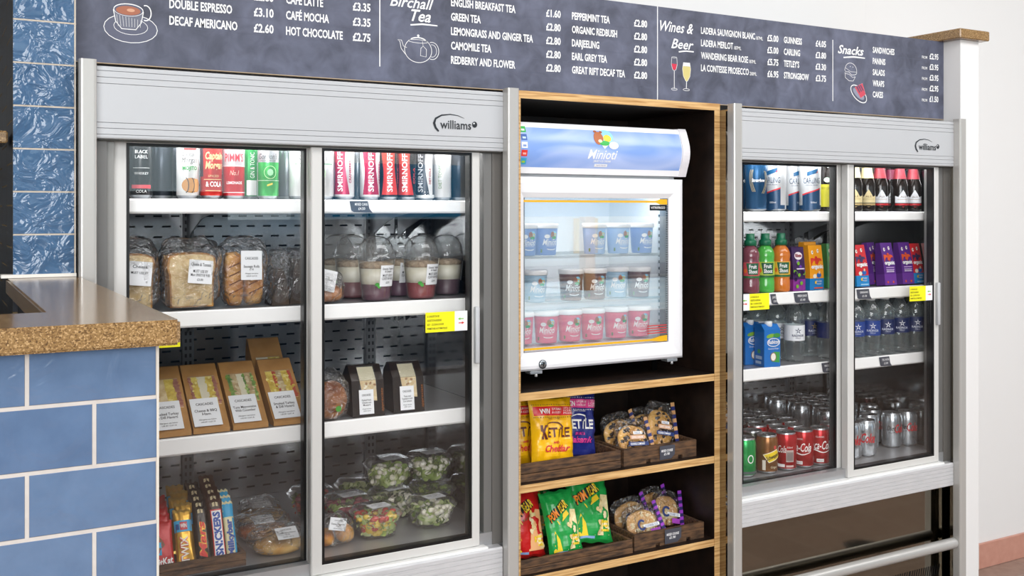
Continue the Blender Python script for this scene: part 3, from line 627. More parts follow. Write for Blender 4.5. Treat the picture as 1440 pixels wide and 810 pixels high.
e_.prism(q, 'x', FX1-.022, FX1-.002+.006, mat('#e9e6ea', .4)); e_.build('end_cap', so)
for x, y in ((FX0+.06, .17), (FX1-.05, .17), (FX0+.06, .40), (FX1-.05, .40)):
    g = MB(); g.lathe([(.009, 0), (.009, .04), (.018, .044), (.018, .055)], BLK, seg=14); g.build('foot', fz, loc=(x, y, 0))
g = MB(); g.lathe([(.022, .0), (.024, .006), (.024, .018)], mat('#cfc8bb', .6), seg=20); g.build('drain_cap', fz, loc=(px(916, .17), .17, .036))
for x in (px(752, .11), FX1-.038):
    g = MB(); g.cbox(-.018, .018, .0, .03, .027, .036, mat('#b9bcbf', .3, .7), .001); g.box(-.022, .012, -.004, .01, .031, .034, mat('#b9bcbf', .3, .7)); g.lathe([(.004, .02), (.004, .03)], mat('#e5e5e5', .3, .5), cx=.0, cy=.004, seg=8); g.build('hinge', fz, loc=(x, .100, .0055))
for z in (1.334-.994, 1.2085-.994):
    g = MB(); wm = mat('#f3f6f8', .35)
    for yy in (.152, .27, .41): g.tube([(FX0+.033, yy, z-.005), (FX1-.033, yy, z-.005)], .0024, wm, 6)
    for k in range(26): g.tube([(FX0+.040+k*.0197, .148, z-.002), (FX0+.040+k*.0197, .415, z-.002)], .0015, wm, 5)
    g.tube([(FX0+.033, .148, z-.0005), (FX1-.033, .148, z-.0005)], .002, wm, 6); g.build('wire_shelf', fz)
g = MB(); 
for k in range(20): g.box(FX1-.0345, FX1-.0301, .16, .17, .12+k*.019, .128+k*.019, BLK)
g.box(FX1-.034, FX1-.0302, .155, .175, .10, .51, mat('#dfe3e6', .4)); g.build('shelf_strip', fz)
# ------------------------------------------------------------------ slim cans, top shelf of the near fridge
SILV = mat('#c9cbcd', .25, .85); LIDM = mat('#b9bcbf', .28, .9); HOLE = mat('#0c0c0c', .5)
def can_profile(r, h, n=.78):
    return [(r*.80, 0), (r*.82, .002), (r, .008), (r, h-.016), (r*.90, h-.005), (r*.87, h-.002), (r*.89, h), (r*.84, h), (r*.83, h-.004), (0.0006, h-.004)]
def can_mesh(r, h, body, top=None):
    mb = MB(); top = top or body
    mb.lathe(can_profile(r, h), [LIDM, LIDM, body, top, LIDM, LIDM, LIDM, LIDM, LIDM], seg=28, cap0=True, cap1=False); return mb
def pull_tab(root, h, r):
    g = MB(); z = h-.0034
    g.disc(lambda s, t, o=0: Vector((s, t, z+o)), .0, -.012, .010, .008, HOLE, .0002, 14)
    g.stroke(lambda s, t, o=0: Vector((s, t, z+o)), [(.009*cos(2*pi*k/14), .008+.011*sin(2*pi*k/14)) for k in range(14)], .004, SILV, .0012, True)
    g.box(-.004, .004, -.004, .003, z, z+.0015, SILV); return g.build('ring_pull', root)
SR, SH = .0242, .1345
def slim(kind, u, y, label, phi=0., grp=None, s_off=0.):
    W_ = mat('#f0f0ee', .3, .15); K = mat('#17181a', .25, .2)
    p = dict(whiskey=K, mojito=W_, rumcola=mat('#cf2a22', .28, .3), fruitcup=mat('#d6202b', .28, .25), gin=mat('#35b04c', .25, .3), gindiet=W_, cran=W_, vcola=K, diet=mat('#55565a', .28, .5), plain=W_, dark=mat('#31373f', .25, .5), green=mat('#2fae55', .25, .3), grey=mat('#8e9499', .25, .6))[kind]
    m = can_mesh(SR, SH, p); F = cyl(SR, phi); A = SR*1.45; ns = 14
    WT = mat('#f6f6f4', .5); 
    if kind == 'whiskey':
        m.text(F, 'WHISKEY', 0, .052, .0055, WT, w=.030, al='C'); m.patch(F, -.022, .022, .022, .030, mat('#d33a45', .4), .0004, 8); m.text(F, 'COLA', 0, .013, .006, WT, w=.022, al='C')
        m.text(F, 'BLACK', 0, .098, .007, WT, w=.026, al='C'); m.text(F, 'LABEL', 0, .087, .007, WT, w=.026, al='C'); m.patch(F, -.018, .018, .066, .0668, WT, .0005, 6)
    if kind == 'mojito':
        m.text(F, 'Captain', 0, .094, .010, mat('#3a3430', .5), w=.031, al='C', shear=.2); m.text(F, 'Morgan', 0, .080, .012, mat('#3a3430', .5), w=.034, al='C', shear=.2); m.text(F, 'MOJITO', .001, .064, .008, mat('#2e9a45', .5), w=.032, al='C', bold=.03)
        m.disc(F, .004, .030, .021, .0165, mat('#b9813f', .5), .0005, 20); m.disc(F, .016, .030, .009, .015, mat('#d09448', .5), .0008, 16)
        for q in (-.008, .004): m.arc(F, q, .030, .006, .016, -1.5, 1.5, .002, mat('#3b2a1d', .5), .0009)
        m.patch(F, -.012, .016, .108, .126, mat('#a03a3a', .5), .0005, 6)
    if kind == 'rumcola':
        GD = mat('#e8c48a', .45)
        for i, t in enumerate(('Captain', 'Morgan')): m.text(F, t, .002, .089-.021*i, .016, GD, w=.040, al='C', shear=.2, bold=.03); 
        m.text(F, '& COLA', .001, .028, .011, WT, w=.036, al='C', bold=.03); m.patch(F, -.022, .022, .043, .0445, GD, .0005, 8); m.patch(F, -.018, .018, .018, .0195, GD, .0005, 8); m.text(F, 'SPICED', 0, .049, .005, GD, w=.024, al='C')
        m.patch(F, -.038, -.024, .05, .115, mat('#3c2430', .4), .0004, 5)
    if kind == 'fruitcup':
        m.patch(F, -A, A, .075, SH-.0165, mat('#cfc4c6', .3, .2), .0004, 16); m.patch(F, -A, A, .0735, .076, mat('#e7cfcf', .4), .0006, 16)
        m.text(F, "PIMM'S", 0, .085, .018, mat('#c8283a', .5), w=.043, al='C', bold=.01, off=.0012); m.text(F, 'No.1', 0, .054, .011, mat('#f0c9b6', .5), w=.02, al='C', shear=.3); m.text(F, 'LEMONADE', 0, .034, .006, WT, w=.035, al='C', bold=.02)
        m.patch(F, -A, A, .0145, .016, WT, .0005, 16)
    if kind in ('gin', 'gindiet'):
        if kind == 'gin': m.patch(F, -A, A, .085, SH-.0165, mat('#bdbec0', .25, .5), .0004, 16); m.patch(F, -.0385, -.030, .008, .085, mat('#b9c2bd', .3, .3), .0005, 3)
        else: m.patch(F, -A, A, .083, .0845, mat('#2f9c4a', .4), .0005, 12); m.patch(F, -.012, .010, .072, .082, mat('#2f7a40', .4), .0006, 6)
        m.text(F, "Gordon's", -.002, .0925, .0125, INK, w=.045, al='C', shear=.3, off=.0012); m.text(F, 'SPECIAL DRY GIN', -.002, .0868, .0035, INK, w=.036, al='C', off=.0012)
        m.arc(F, .003, .062, .0135, .0145, 0, 2*pi, .0012, mat('#bfe6a8', .5), .0009); m.disc(F, .003, .062, .007, .008, mat('#9fdca6', .5), .0007, 9)
        if kind == 'gin': m.patch(F, -A, A, .043, .0436, WT, .0006, 12); m.poly(F, [(-.004, .030), (.008, .034), (.008, .038), (-.004, .034)], mat('#e8c93a', .5), .0008)
    if kind in ('cran', 'vcola', 'diet'):
        band = {'cran': mat('#b3234b', .3, .2), 'vcola': mat('#e03a2a', .3, .2), 'diet': mat('#3c3d42', .3, .4)}[kind]
        lo = lambda t: s_off-.016+.004*sin((t-.02)/SH*5)-.006; hi = lambda t: s_off+.013-.008*sin((t-.03)/SH*3.2)+.004
        if kind == 'diet': m.patch(F, s_off+.008, s_off+.03, .008, SH-.0165, W_, .0004, 8, 2); m.patch(F, -A, A, .006, .014, W_, .0003, 14)
        m.patch(F, lo, hi, .013, SH-.0165, band, .0006, 6, 14)
        G = rotF(F, s_off+.0035, .020); m.text(G, 'SMIRNOFF', 0, 0, .0125, WT if kind != 'diet' else mat('#c9cacd', .4), w=.094, bold=.018, off=.0014)
        G = rotF(F, s_off+.024, .040); m.text(G, {'cran': 'CRANBERRY', 'vcola': 'COLA', 'diet': 'DIET COLA'}[kind], 0, 0, .0055, {'cran': mat('#b3234b', .5), 'vcola': mat('#c63a35', .5), 'diet': mat('#b53a35', .5)}[kind], w=.055 if kind == 'cran' else .04, off=.0012, bold=.02)
    if kind == 'green': m.patch(F, -.012, .012, .010, .045, W_, .0005, 6); G = rotF(F, .006, .05); m.text(G, 'GIN & TONIC', 0, 0, .010, WT, w=.06)
    if kind == 'plain': G = rotF(F, .004, .03); m.text(G, 'DIET TONIC', 0, 0, .008, mat('#6f8f4f', .5), w=.06)
    return m.build('drink_can', loc=(px(u, y), y, 1.482), rotz=facing(px(u, y), y, .7), label=label, cat='can', group='slim drink cans on the top shelf')
S1 = 'on the top shelf of the left fridge'
slim('whiskey', 198, .130, 'slim black can with white lettering and red band, leftmost on the top shelf'); slim('dark', 228, .185, 'slim dark grey plain can set back behind the whiskey can')
slim('dark', 243, .240, 'slim dark grey can deep between the black can and the white barrel can')
slim('mojito', 264, .130, 'slim white can with brown barrel and green lettering', .1); slim('rumcola', 297, .130, 'slim red can with gold script, left of the pink and red can', .15)
slim('fruitcup', 328.5, .130, 'slim can with greyish pink top and red lower half'); slim('green', 350, .19, 'slim green can with white panel half hidden behind the pink and red can', .2)
slim('gin', 377, .130, 'slim green can with silver top and black script'); slim('grey', 404, .185, 'slim silver can just right of the green and silver can'); slim('gindiet', 421, .132, 'slim white can at the right edge of the left door, top shelf', .9)
slim('gindiet', 455, .130, 'slim white can with black script at the left edge of the right door', -.6)
slim('cran', 484, .130, 'slim white can with crimson band and cranberry lettering turned left', -.15, s_off=-.006); slim('grey', 503, .195, 'slim silver can in the gap between the two crimson banded cans')
slim('cran', 520, .130, 'slim white can with crimson band facing the front, second of the two', .12, s_off=0.); slim('vcola', 546, .130, 'slim black can with orange red band, left one of the pair', .15)
slim('vcola', 572, .130, 'slim black can with orange red band, right one of the pair', -.1, s_off=-.003); slim('diet', 597, .130, 'slim dark grey and white can right of the orange banded pair', -.2, s_off=-.006)
slim('plain', 621, .132, 'slim white can with green sideways lettering near the right end', -.3); slim('dark', 645, .135, 'slim dark can last on the right of the top shelf')
# ------------------------------------------------------------------ wrapped goods
def blob(mb, c, r, m, ex=.6, wr=.0, seg=(20, 12), seed=0, flat=0., fn=None):
    """rounded lump with wrinkles; ex squares it off"""
    ns, nt_ = seg; vs = []
    def pw(x): return math.copysign(abs(x)**ex, x)
    for j in range(nt_+1):
        th = -pi/2+pi*j/nt_
        for i in range(ns):
            a = 2*pi*i/ns; d = Vector((pw(cos(th))*pw(cos(a)), pw(cos(th))*pw(sin(a)), pw(sin(th))))
            p = Vector((d.x*r[0], d.y*r[1], d.z*r[2]))
            if wr:
                q = p*42+Vector((seed*7.3, seed*3.1, 0)); k = noise.noise(q)+.5*noise.noise(q*2.3); p += d.normalized()*wr*k if d.length > 0 else d
            p = p+Vector(c)
            vs.append(fn(p) if fn else p)
    mb.add(vs, [(j*ns+i, j*ns+(i+1) % ns, (j+1)*ns+(i+1) % ns, (j+1)*ns+i) for j in range(nt_) for i in range(ns)], m, True)
def label_card(root, o, r, u, wd, ht, lines, name='paper_label', lab='white paper label'):
    F = plane(o, r, u); mb = MB(); mb.patch(F, -wd/2, wd/2, 0, ht, PAPER, .0006); mb.patch(F, wd/2, -wd/2, 0, ht, PAPER, -.0001)
    for t, h, z, wf in lines: mb.text(F, t, 0, ht*z, ht*h, INK, w=wd*wf, al='C', off=.0011, bold=.01)
    return mb.build(name, root, label=lab)
TINY = [('Allergens: see below', .045, .20, .62), ('USE BY 12.07.18', .045, .11, .5)]
CRUST = noisy('bread_crust', '#8a5a28', '#c9924e', 30, .75, .4); CRUMB = noisy('bread_crumb', '#cfae78', '#e7d0a0', 60, .85, .5)
PASTRY = noisy('pastry', '#b5712a', '#dfa95a', 26, .55, .5); GLAZE = noisy('glazed_pastry', '#7c3f14', '#c27a2c', 18, .3, .4)
def bread_bag(u, y, label, lines, rz=0., z0=1.2372, cut=False):
    t = thing('wrapped_sandwich', label, 'sandwich', (px(u, y), y, z0), rz, 'wrapped bread on the second shelf')
    for k, (yy, m) in enumerate(((-.016, CRUMB), (.014, CRUMB))):
        q = [(a, c*1.27) for a, c in ((-.050, .004), (.050, .004), (.052, .060), (.058, .075), (.054, .092), (.035, .098), (0, .099), (-.035, .098), (-.054, .092), (-.058, .075), (-.052, .060))]
        mb = MB(); mb.prism([(a*.93, c) for a, c in q], 'y', yy-.013, yy+.013, CRUST); mb.poly(plane((0, yy-.0131, 0)), [(a*.86, c*.95+.003) for a, c in q], m, .0004); mb.build('bread_slice', t)
    mb = MB(); mb.box(-.044, .044, -.0035, .0015, .006, .120, mat('#d8a13a', .6)); mb.build('filling', t, label='orange cheese filling')
    mb = MB(); blob(mb, (0, 0, .080), (.064, .046, .079), CELLO, .45, .009, (40, 28), u, fn=lambda p: Vector((p.x, p.y*(1 if p.z < .12 else max(.15, 1-(p.z-.12)*18)), max(.0015, p.z)))); mb.build('cellophane_bag', t)
    label_card(t, (.012, -.0495, .058), (1, .0, -.10), (.10, .1, 1), .052, .052, lines); return t
bread_bag(178, .150, 'bagged bread sandwich cut off by the left edge of the door', [('Cheese', .13, .72, .6), ('MUST USE BY', .10, .48, .7)], .1)
bread_bag(266, .150, 'bagged sliced bread sandwich with tilted cheese and tomato label', [('Cheese & Tomato', .14, .74, .85), ('MUST USE BY', .12, .46, .62), ('Mon 09/07/18 9:00', .12, .30, .8), ('£3.00', .09, .12, .25)], .0)
t = thing('sausage_roll_bag', 'bag of golden sausage rolls with upright white label', 'pastry bag', (px(341, .155), .155, 1.2372), 0, 'wrapped bread on the second shelf')
for k in range(2):
    mb = MB(); blob(mb, (-.0225+.045*k, 0, .063), (.022, .03, .061), PASTRY, .55, .003, (18, 14), k+3); 
    for j in range(4): mb.tube([(-.038+.045*k, -.0292, .03+.02*j), (-.0225+.045*k, -.0312, .037+.02*j), (-.007+.045*k, -.0292, .044+.02*j)], .0016, mat('#8a4f1c', .6), 5)
    mb.build('sausage_roll', t)
mb = MB(); blob(mb, (0, 0, .080), (.0495, .043, .079), CELLO, .45, .009, (40, 28), 5, fn=lambda p: Vector((p.x, p.y*(1 if p.z < .12 else max(.15, 1-(p.z-.12)*18)), max(.0015, p.z)))); mb.build('cellophane_bag', t)
label_card(t, (.008, -.0475, .062), (1, 0, -.02), (0, .02, 1), .048, .066, [('CASCADES', .085, .70, .62), ('Sausage Rolls', .09, .42, .75), ('£1.95', .06, .33, .2)]+TINY)
DKB = mat('#2a1f19', .35)
for u, y, hh, lab in ((390, .150, .085, 'narrow dark brown wrapped slice right of the sausage rolls'), (415, .165, .105, 'tall dark brown wrapped slice at the right edge of the left door, second shelf')):
    t = thing('wrapped_slice', lab, 'sandwich', (px(u, y), y, 1.2372), 0, 'wrapped bread on the second shelf')
    mb = MB(); mb.prism([(-.022, 0), (.020, 0), (.012, hh*.75), (.004, hh), (-.006, hh), (-.014, hh*.7)], 'y', -.03, .03, noisy('dark_rye', '#1f1610', '#4d3a26', 24, .5, .3)); mb.build('rye_slice', t)
    mb = MB(); blob(mb, (0, 0, .065), (.026, .036, .064), CELLO, .5, .007, (26, 18), u, fn=lambda p: Vector((p.x, p.y, max(.001, p.z)))); mb.build('cellophane_bag', t)
t = thing('wrapped_pastry', 'wrapped pastry with a white label at the left of the dome cups', 'pastry bag', (px(462, .135), .135, 1.2372), 0)
mb = MB(); blob(mb, (0, 0, .022), (.034, .03, .021), GLAZE, .8, .003, (18, 12), 2); mb.build('pastry', t)
mb = MB(); blob(mb, (-.006, 0, .038), (.040, .036, .037), CELLO, .6, .006, (26, 18), 9, fn=lambda p: Vector((p.x, p.y, max(.001, p.z)))); mb.build('cellophane_bag', t)
label_card(t, (-.016, -.0335, .030), (1, 0, -.25), (.25, .15, 1), .036, .05, [('Cookie', .1, .5, .5)]+TINY)
# dome cups
CUPPL = clear('cup_plastic', '#fdfefe', 1.4, 2.0, .02, milk=.04, edge=.5)
def dome_cup(u, y, label, col, lead=None, phi=.5, first=[]):
    t = thing('dessert_cup', label, 'dessert cup', (px(u, y), y, 1.2372), 0, 'dome lidded dessert cups'); t.scale = (1.19, 1.19, 1.19); t.rotation_euler = (0, 0, facing(px(u, y), y, .3))
    mb = MB(); mb.lathe([(.0265, .001), (.0285, .006), (.0315, .034)], mat(col, .4), seg=22); mb.lathe([(.0317, .034), (.0352, .066)], noisy('yoghurt', '#e7dfc4', '#f2eddd', 40, .5) if 'yoghurt' not in bpy.data.materials else bpy.data.materials['yoghurt'], seg=22)
    mb.lathe([(.034, .0662), (.0365, .074), (.02, .079), (.001, .08)], noisy('granola', '#8f7a63', '#c2ac90', 130, .8, .8) if 'granola' not in bpy.data.materials else bpy.data.materials['granola'], seg=22); mb.build('dessert', t)
    mb = MB(); mb.lathe([(.0275, .0005), (.030, .008), (.0385, .082), (.0405, .084)], CUPPL, seg=26, cap1=False); mb.build('cup', t)
    mb = MB(); mb.lathe([(.0405, .0845), (.0415, .088), (.038, .092), (.0372, .098), (.034, .112), (.026, .124), (.014, .131), (.001, .132)], CUPPL, seg=26, cap0=False); mb.build('dome_lid', t)
    g = lambda z: .030+(z-.008)/.074*.0085
    F = cyl(g, phi); mb = MB(); mb.patch(F, -.017, .017, .030, .073, PAPER, .0012, 8, 3)
    for q, h, z, wd in (('Granola, Yoghurt', .0042, .064, .027), ('& Compote', .0042, .0585, .016), ('MUST USE BY', .005, .050, .024), ('12/07/18 9:00', .005, .0435, .026), ('£2.95', .004, .036, .009)): mb.text(F, q, 0, z, h, INK, w=wd, al='C', off=.0018, bold=.01)
    mb.build('paper_label', t, label='white paper label')
    if lead:
        mb = MB(); F = cyl(g, lead); mb.disc(F, 0, .034, .005, .004, mat('#3f9a35', .5), .0006, 7); mb.disc(F, .004, .030, .004, .004, mat('#4fae42', .5), .0007, 6); mb.build('mint_leaf', t)
    return t
dome_cup(529, .140, 'dome lidded cup with its label turned right, left one of the two front cups', '#5a2a3e', -.2, .45)
dome_cup(592, .140, 'dome lidded cup with red sauce, right one of the two front cups', '#8a3236', -.35, .5)
dome_cup(473, .343, 'dome lidded cup behind the wrapped pastry, label edge on', '#4a2a3e', -.3, 1.1); dome_cup(496, .240, 'dome lidded cup half hidden behind the left front cup', '#6a2230', None, 1.0)
dome_cup(560, .240, 'dome lidded cup seen between the two front cups', '#5a3048', None, .3); dome_cup(627, .222, 'dome lidded cup in shade right behind the right front cup', '#4a2838', None, 1.6); dome_cup(599, .328, 'dome lidded cup at the right end of the second shelf', '#4a2838', None, -1.2)
# kraft sandwich wedges
KRAFT = noisy('kraft_card', '#a87a42', '#b98a50', 20, .7, .05); EGG = noisy('egg_filling', '#c9a52a', '#ead25f', 70, .7, .6); HAM = noisy('ham_filling', '#8c4a3a', '#c58a72', 50, .6, .3)
def wedge(u, y, label, kinds, lines, z0=.9615, hh=.134, dd=.145):
    t = thing('sandwich_wedge', label, 'sandwich', (px(u, y), y, z0), 0, 'kraft boxed sandwich wedges')
    w2 = .0400; up = (0, dd-.004, hh-.010); Ls = math.hypot(up[1], up[2])
    mb = MB(); q = [(0, .0005), (dd+.012, .0005), (dd+.012, hh*.8), (dd+.006, hh), (dd-.004, hh), (0, .010)]; mb.prism(q, 'x', -w2, w2, KRAFT); mb.build('box', t)
    F = plane((0, 0, .010), (1, 0, 0), up); x0, x1, t0, t1 = -.026, .034, .066, .150
    cols = dict(egg=EGG, ham=HAM, bread=CRUMB, cream=mat('#e9e0c4', .7), leaf=noisy('salad_leaf', '#3f6a1e', '#8fae3f', 60, .6, .5) if 'salad_leaf' not in bpy.data.materials else bpy.data.materials['salad_leaf'], tuna=noisy('tuna', '#a98a5c', '#d3ba8a', 60, .8, .5) if 'tuna' not in bpy.data.materials else bpy.data.materials['tuna'], pepper=mat('#c24a22', .5))
    mb = MB(); n = sum(k[1] for k in kinds); x = x0; sk = lambda x_: (lambda t_: x_-(t_-t0)*.04)
    mb.patch(F, sk(x0), sk(x1), t0, t1, CRUMB, .0006, 1, 2)
    for k, wd in kinds:
        wd = wd/n*(x1-x0); mb.patch(F, sk(x), sk(x+wd), t0+.001, t1-.001, cols[k], .0010, 1, 3)
        if k in ('egg', 'pepper', 'leaf', 'tuna', 'ham'):
            pal = dict(egg=[EGG, mat('#f1e08a', .6), mat('#e0c040', .6)], pepper=[mat('#c24a22', .5), EGG], leaf=[cols['leaf'], mat('#6f9a3a', .6), mat('#a9c46a', .6)], tuna=[cols['tuna'], mat('#d9c79c', .7)], ham=[HAM, mat('#a05a48', .6)])[k]
            for c in range(16): tt = t0+.006+R.random()*(t1-t0-.012); mb.disc(F, x+R.random()*wd-(tt-t0)*.04, tt, .002+.002*R.random(), .003+.003*R.random(), R.choice(pal), .0014+.0001*c, 7, R.random()*3)
        x += wd
    mb.build('filling', t)
    mb = MB(); mb.patch(F, sk(x0-.001), sk(x1+.001), t0-.001, t1+.001, PLASTIC, .0036, 1, 2); mb.build('window_film', t)
    label_card(t, tuple(F(-.006, .005, .0046)), (1, 0, 0), up, .062, .078, lines)
    return t
cl = [('CASCADES', .085, .74, .62)]
wedge(243, .105, 'kraft sandwich wedge with egg, partly behind the stone counter', [('ham', 1), ('bread', 2), ('egg', 2), ('ham', 1)], cl+[('Smoked Turkey', .09, .50, .8), ('& Dill Havarti', .09, .38, .7)]+TINY)
wedge(298, .105, 'kraft sandwich wedge with egg and pale bread, cheese and ham label', [('ham', .6), ('egg', 1.6), ('cream', 2.2), ('egg', 1.7), ('ham', .7)], cl+[('Cheese & BBQ', .09, .50, .8), ('Ham', .09, .38, .3)]+TINY)
wedge(353, .105, 'kraft sandwich wedge with green salad leaves in its window', [('leaf', 1.2), ('tuna', 1.8), ('cream', 2), ('leaf', .6), ('tuna', 1.8), ('leaf', .6)], cl+[('Tuna Mayonnaise', .09, .50, .85), ('With Cucumber', .09, .38, .75)]+TINY)
wedge(409, .105, 'kraft sandwich wedge with orange pepper specks, rightmost of the row', [('egg', 1.6), ('pepper', .8), ('tuna', 1.5), ('egg', 1.6), ('pepper', .8)], cl+[('Smoked Turkey', .09, .50, .8), ('& Dill Havarti', .09, .38, .7)]+TINY)
wedge(392, .275, 'kraft sandwich wedge set back behind the front row', [('cream', 1), ('egg', 1)], cl, hh=.165)
# dark sandwich packs
CHOC = mat('#221812', .3)
def dark_pack(u, y, label, lines):
    t = thing('sandwich_pack', label, 'sandwich', (px(u, y), y, .9615), radians(-4), 'dark card sandwich packs')
    mb = MB(); q = [(-.0, .0005), (.085, .0005), (.085, .095), (.060, .118), (.045, .118), (.012, .085)]; mb.prism(q, 'x', -.040, .040, CHOC)
    F = plane((0, 0, 0), (1, 0, 0), (0, .012, .085)); mb.text(rotF(F, .037, .010), 'appreciate', 0, 0, .006, mat('#a8642a', .5), w=.055, shear=.2); mb.build('box', t)
    mb = MB(); mb.poly(F, [(-.012, .040), (.022, .036), (.020, .0855), (-.020, .0855)], CRUMB, .0006)
    for k in range(16): mb.disc(F, -.010+R.random()*.028, .050+R.random()*.032, .004, .003, R.choice([mat('#d9c49a', .7), mat('#f0e6c8', .7), mat('#a3743f', .7)]), .0010+.0001*k, 6, R.random()*3)
    G = plane(F(0, .0858, .0004), (1, 0, 0), (0, .033, .033)); mb.patch(G, -.020, .020, 0, .040, mat('#cfc6a8', .5), .0006); mb.build('filling', t)
    mb = MB(); mb.patch(F, -.021, .021, .036, .0855, PLASTIC, .0032); mb.patch(G, -.021, .021, 0, .042, PLASTIC, .003); mb.build('window_film', t)
    label_card(t, tuple(F(-.006, .006, .004)), (1, 0, 0), (0, .012, .085), .036, .058, lines)
dark_pack(519, .105, 'dark brown sandwich pack with pulled pork label', cl+[('Pulled Pork', .075, .54, .66), ('Cheese and', .075, .44, .62), ('Mustard', .075, .34, .5)]+TINY)
dark_pack(576, .105, 'dark brown sandwich pack with tuna label, right of the pork one', cl+[('Tuna and', .075, .54, .5), ('Sweetcorn with', .075, .44, .75), ('Cos Lettuce', .075, .34, .62)]+TINY)
t = thing('croissant_bag', 'glossy brown bagged croissant with a green sticker, left of the dark packs', 'pastry bag', (px(463, .125), .125, .9615), 0)
mb = MB(); blob(mb, (0, 0, .045), (.038, .038, .044), GLAZE, .8, .004, (22, 16), 4); 
for k in range(4): mb.tube([(-.036+.003*k, -.020, .020+.016*k), (0, -.0395+.002*k, .024+.017*k), (.036-.003*k, -.018, .022+.016*k)], .0022, mat('#6b3510', .4), 6)
mb.disc(plane((0, -.041, 0)), .008, .030, .007, .007, mat('#4f9a3a', .5), .001); mb.build('croissant', t)
mb = MB(); blob(mb, (0, 0, .06), (.046, .043, .059), CELLO, .7, .006, (30, 20), 8, fn=lambda p: Vector((p.x*(1 if p.z < .08 else 1-(p.z-.08)*9), p.y, max(.001, p.z)))); mb.build('cellophane_bag', t)
# ------------------------------------------------------------------ bottom of the near fridge: salad bowls
FL = .6602
LEAFS = [noisy('lettuce_pale', '#b4bf7c', '#d9dcae', 30, .5, .3), noisy('lettuce_green', '#77913c', '#a5b560', 30, .5, .3), noisy('lettuce_dark', '#3a4a22', '#647a38', 30, .5, .3)]
FETA = noisy('crumbled_cheese', '#e4dcc6', '#f4efe0', 60, .7, .6); TOM = mat('#c03a2a', .3); BEET = mat('#8a3a44', .4); CORN = mat('#e3c24a', .4)
def salad(c, label, mix, tilt=0., lines=None, n=230, lab=True, rz=0.):
    t = thing('salad_bowl', label, 'salad bowl', c, rz, 'clear salad bowls at the bottom of the left fridge')
    mb = MB(); rr = random.Random(int(c[0]*1000+c[1]*100+c[2]*7))
    mb.lathe([(.020, .004), (.034, .008), (.038, .030), (.030, .038), (.0005, .042)], mix[-1], seg=24, sq=.6, sy=.9)
    for k in range(n):
        a = rr.random()*2*pi; q = rr.random()**.22; z = .010+rr.random()*.040; rad = .036+.011*(z/.046)
        p = Vector((q*rad*cos(a)*1.05, q*rad*sin(a)*.9, z)); m = rr.choice(mix)
        if m in LEAFS:
            s = .007+.006*rr.random(); e1 = Vector((rr.uniform(-1, 1), rr.uniform(-1, 1), rr.uniform(-1, 1))).normalized(); e2 = e1.orthogonal().normalized(); e3 = e1.cross(e2); vs = []
            for i in range(4):
                for j in range(4):
                    x, y = (i-1.5)/1.5, (j-1.5)/1.5; vs.append(p+e1*x*s+e2*y*s*.7+e3*(.25*s*(x*x-y*y)+.25*s*noise.noise(Vector((x*2+k, y*2, k)))))
            vs = [Vector((v.x, v.y, min(.054, max(.003, v.z)))) for v in vs]
            mb.add(vs, [(i*4+j, i*4+j+1, (i+1)*4+j+1, (i+1)*4+j) for i in range(3) for j in range(3)], m, True)
        else: blob(mb, p, (.007+.004*rr.random(), .007, .006), m, .8, .002, (8, 6), k)
    mb.build('salad', t)
    mb = MB(); mb.lathe([(.040, .0008), (.044, .004), (.055, .046), (.0595, .050), (.0595, .053)], PLASTIC, seg=40, sq=.55, sy=.92, cap1=False); mb.build('bowl', t)
    mb = MB(); mb.lathe([(.0605, .0535), (.061, .057), (.057, .058), (.052, .068), (.047, .071), (.0005, .0715)], PLASTIC, seg=40, sq=.55, sy=.92, cap0=False); mb.build('lid', t)
    if lab: label_card(t, (.006, -.026, .0722), (1, .12, 0), (-.12, 1, 0), .052, .036, lines or [('CASCADES', .12, .68, .6), ('Chicken Caesar Salad', .11, .44, .8), ('£3.95', .08, .3, .2), ('USE BY 12.07.18', .07, .12, .5)])
    return t
P0, P1, P2 = LEAFS
salad((.955, .150, FL), 'salad bowl with tomato and pale lettuce at the front by the glass', [P0, P0, P1, P1, TOM, CORN])
salad((1.108, .158, FL), 'salad bowl full of white cheese at the front right corner', [FETA, FETA, P2, P1, P0])
salad((.928, .278, FL), 'salad bowl with dark red slices behind the tomato salad', [BEET, BEET, P2, P1])
salad((.872, .391, FL), 'salad bowl with red beet farthest back on the left', [BEET, TOM, P1, P2])
salad((1.050, .278, FL), 'salad bowl with a labelled lid in the second row behind the cheese salad', [P0, FETA, P2])
salad((1.172, .290, FL), 'salad bowl under another bowl near the right wall', [P2, P1, P2], lab=False)
salad((1.050, .298, FL+.0745), 'salad bowl of white cheese and green leaves stacked on top in the middle', [FETA, P1, P0, P1], lines=[('', .1, .5, .1)] and None)
salad((1.1715, .306, FL+.0745), 'salad bowl stacked on top at the right, in shade', [P2, P1, FETA, P1])
salad((1.010, .41, FL), 'salad bowl with lettuce in the last row, middle of the door', [P0, P1, P2], lab=False); salad((1.136, .41, FL), 'salad bowl in the last row on the right', [P1, P2], lab=False)
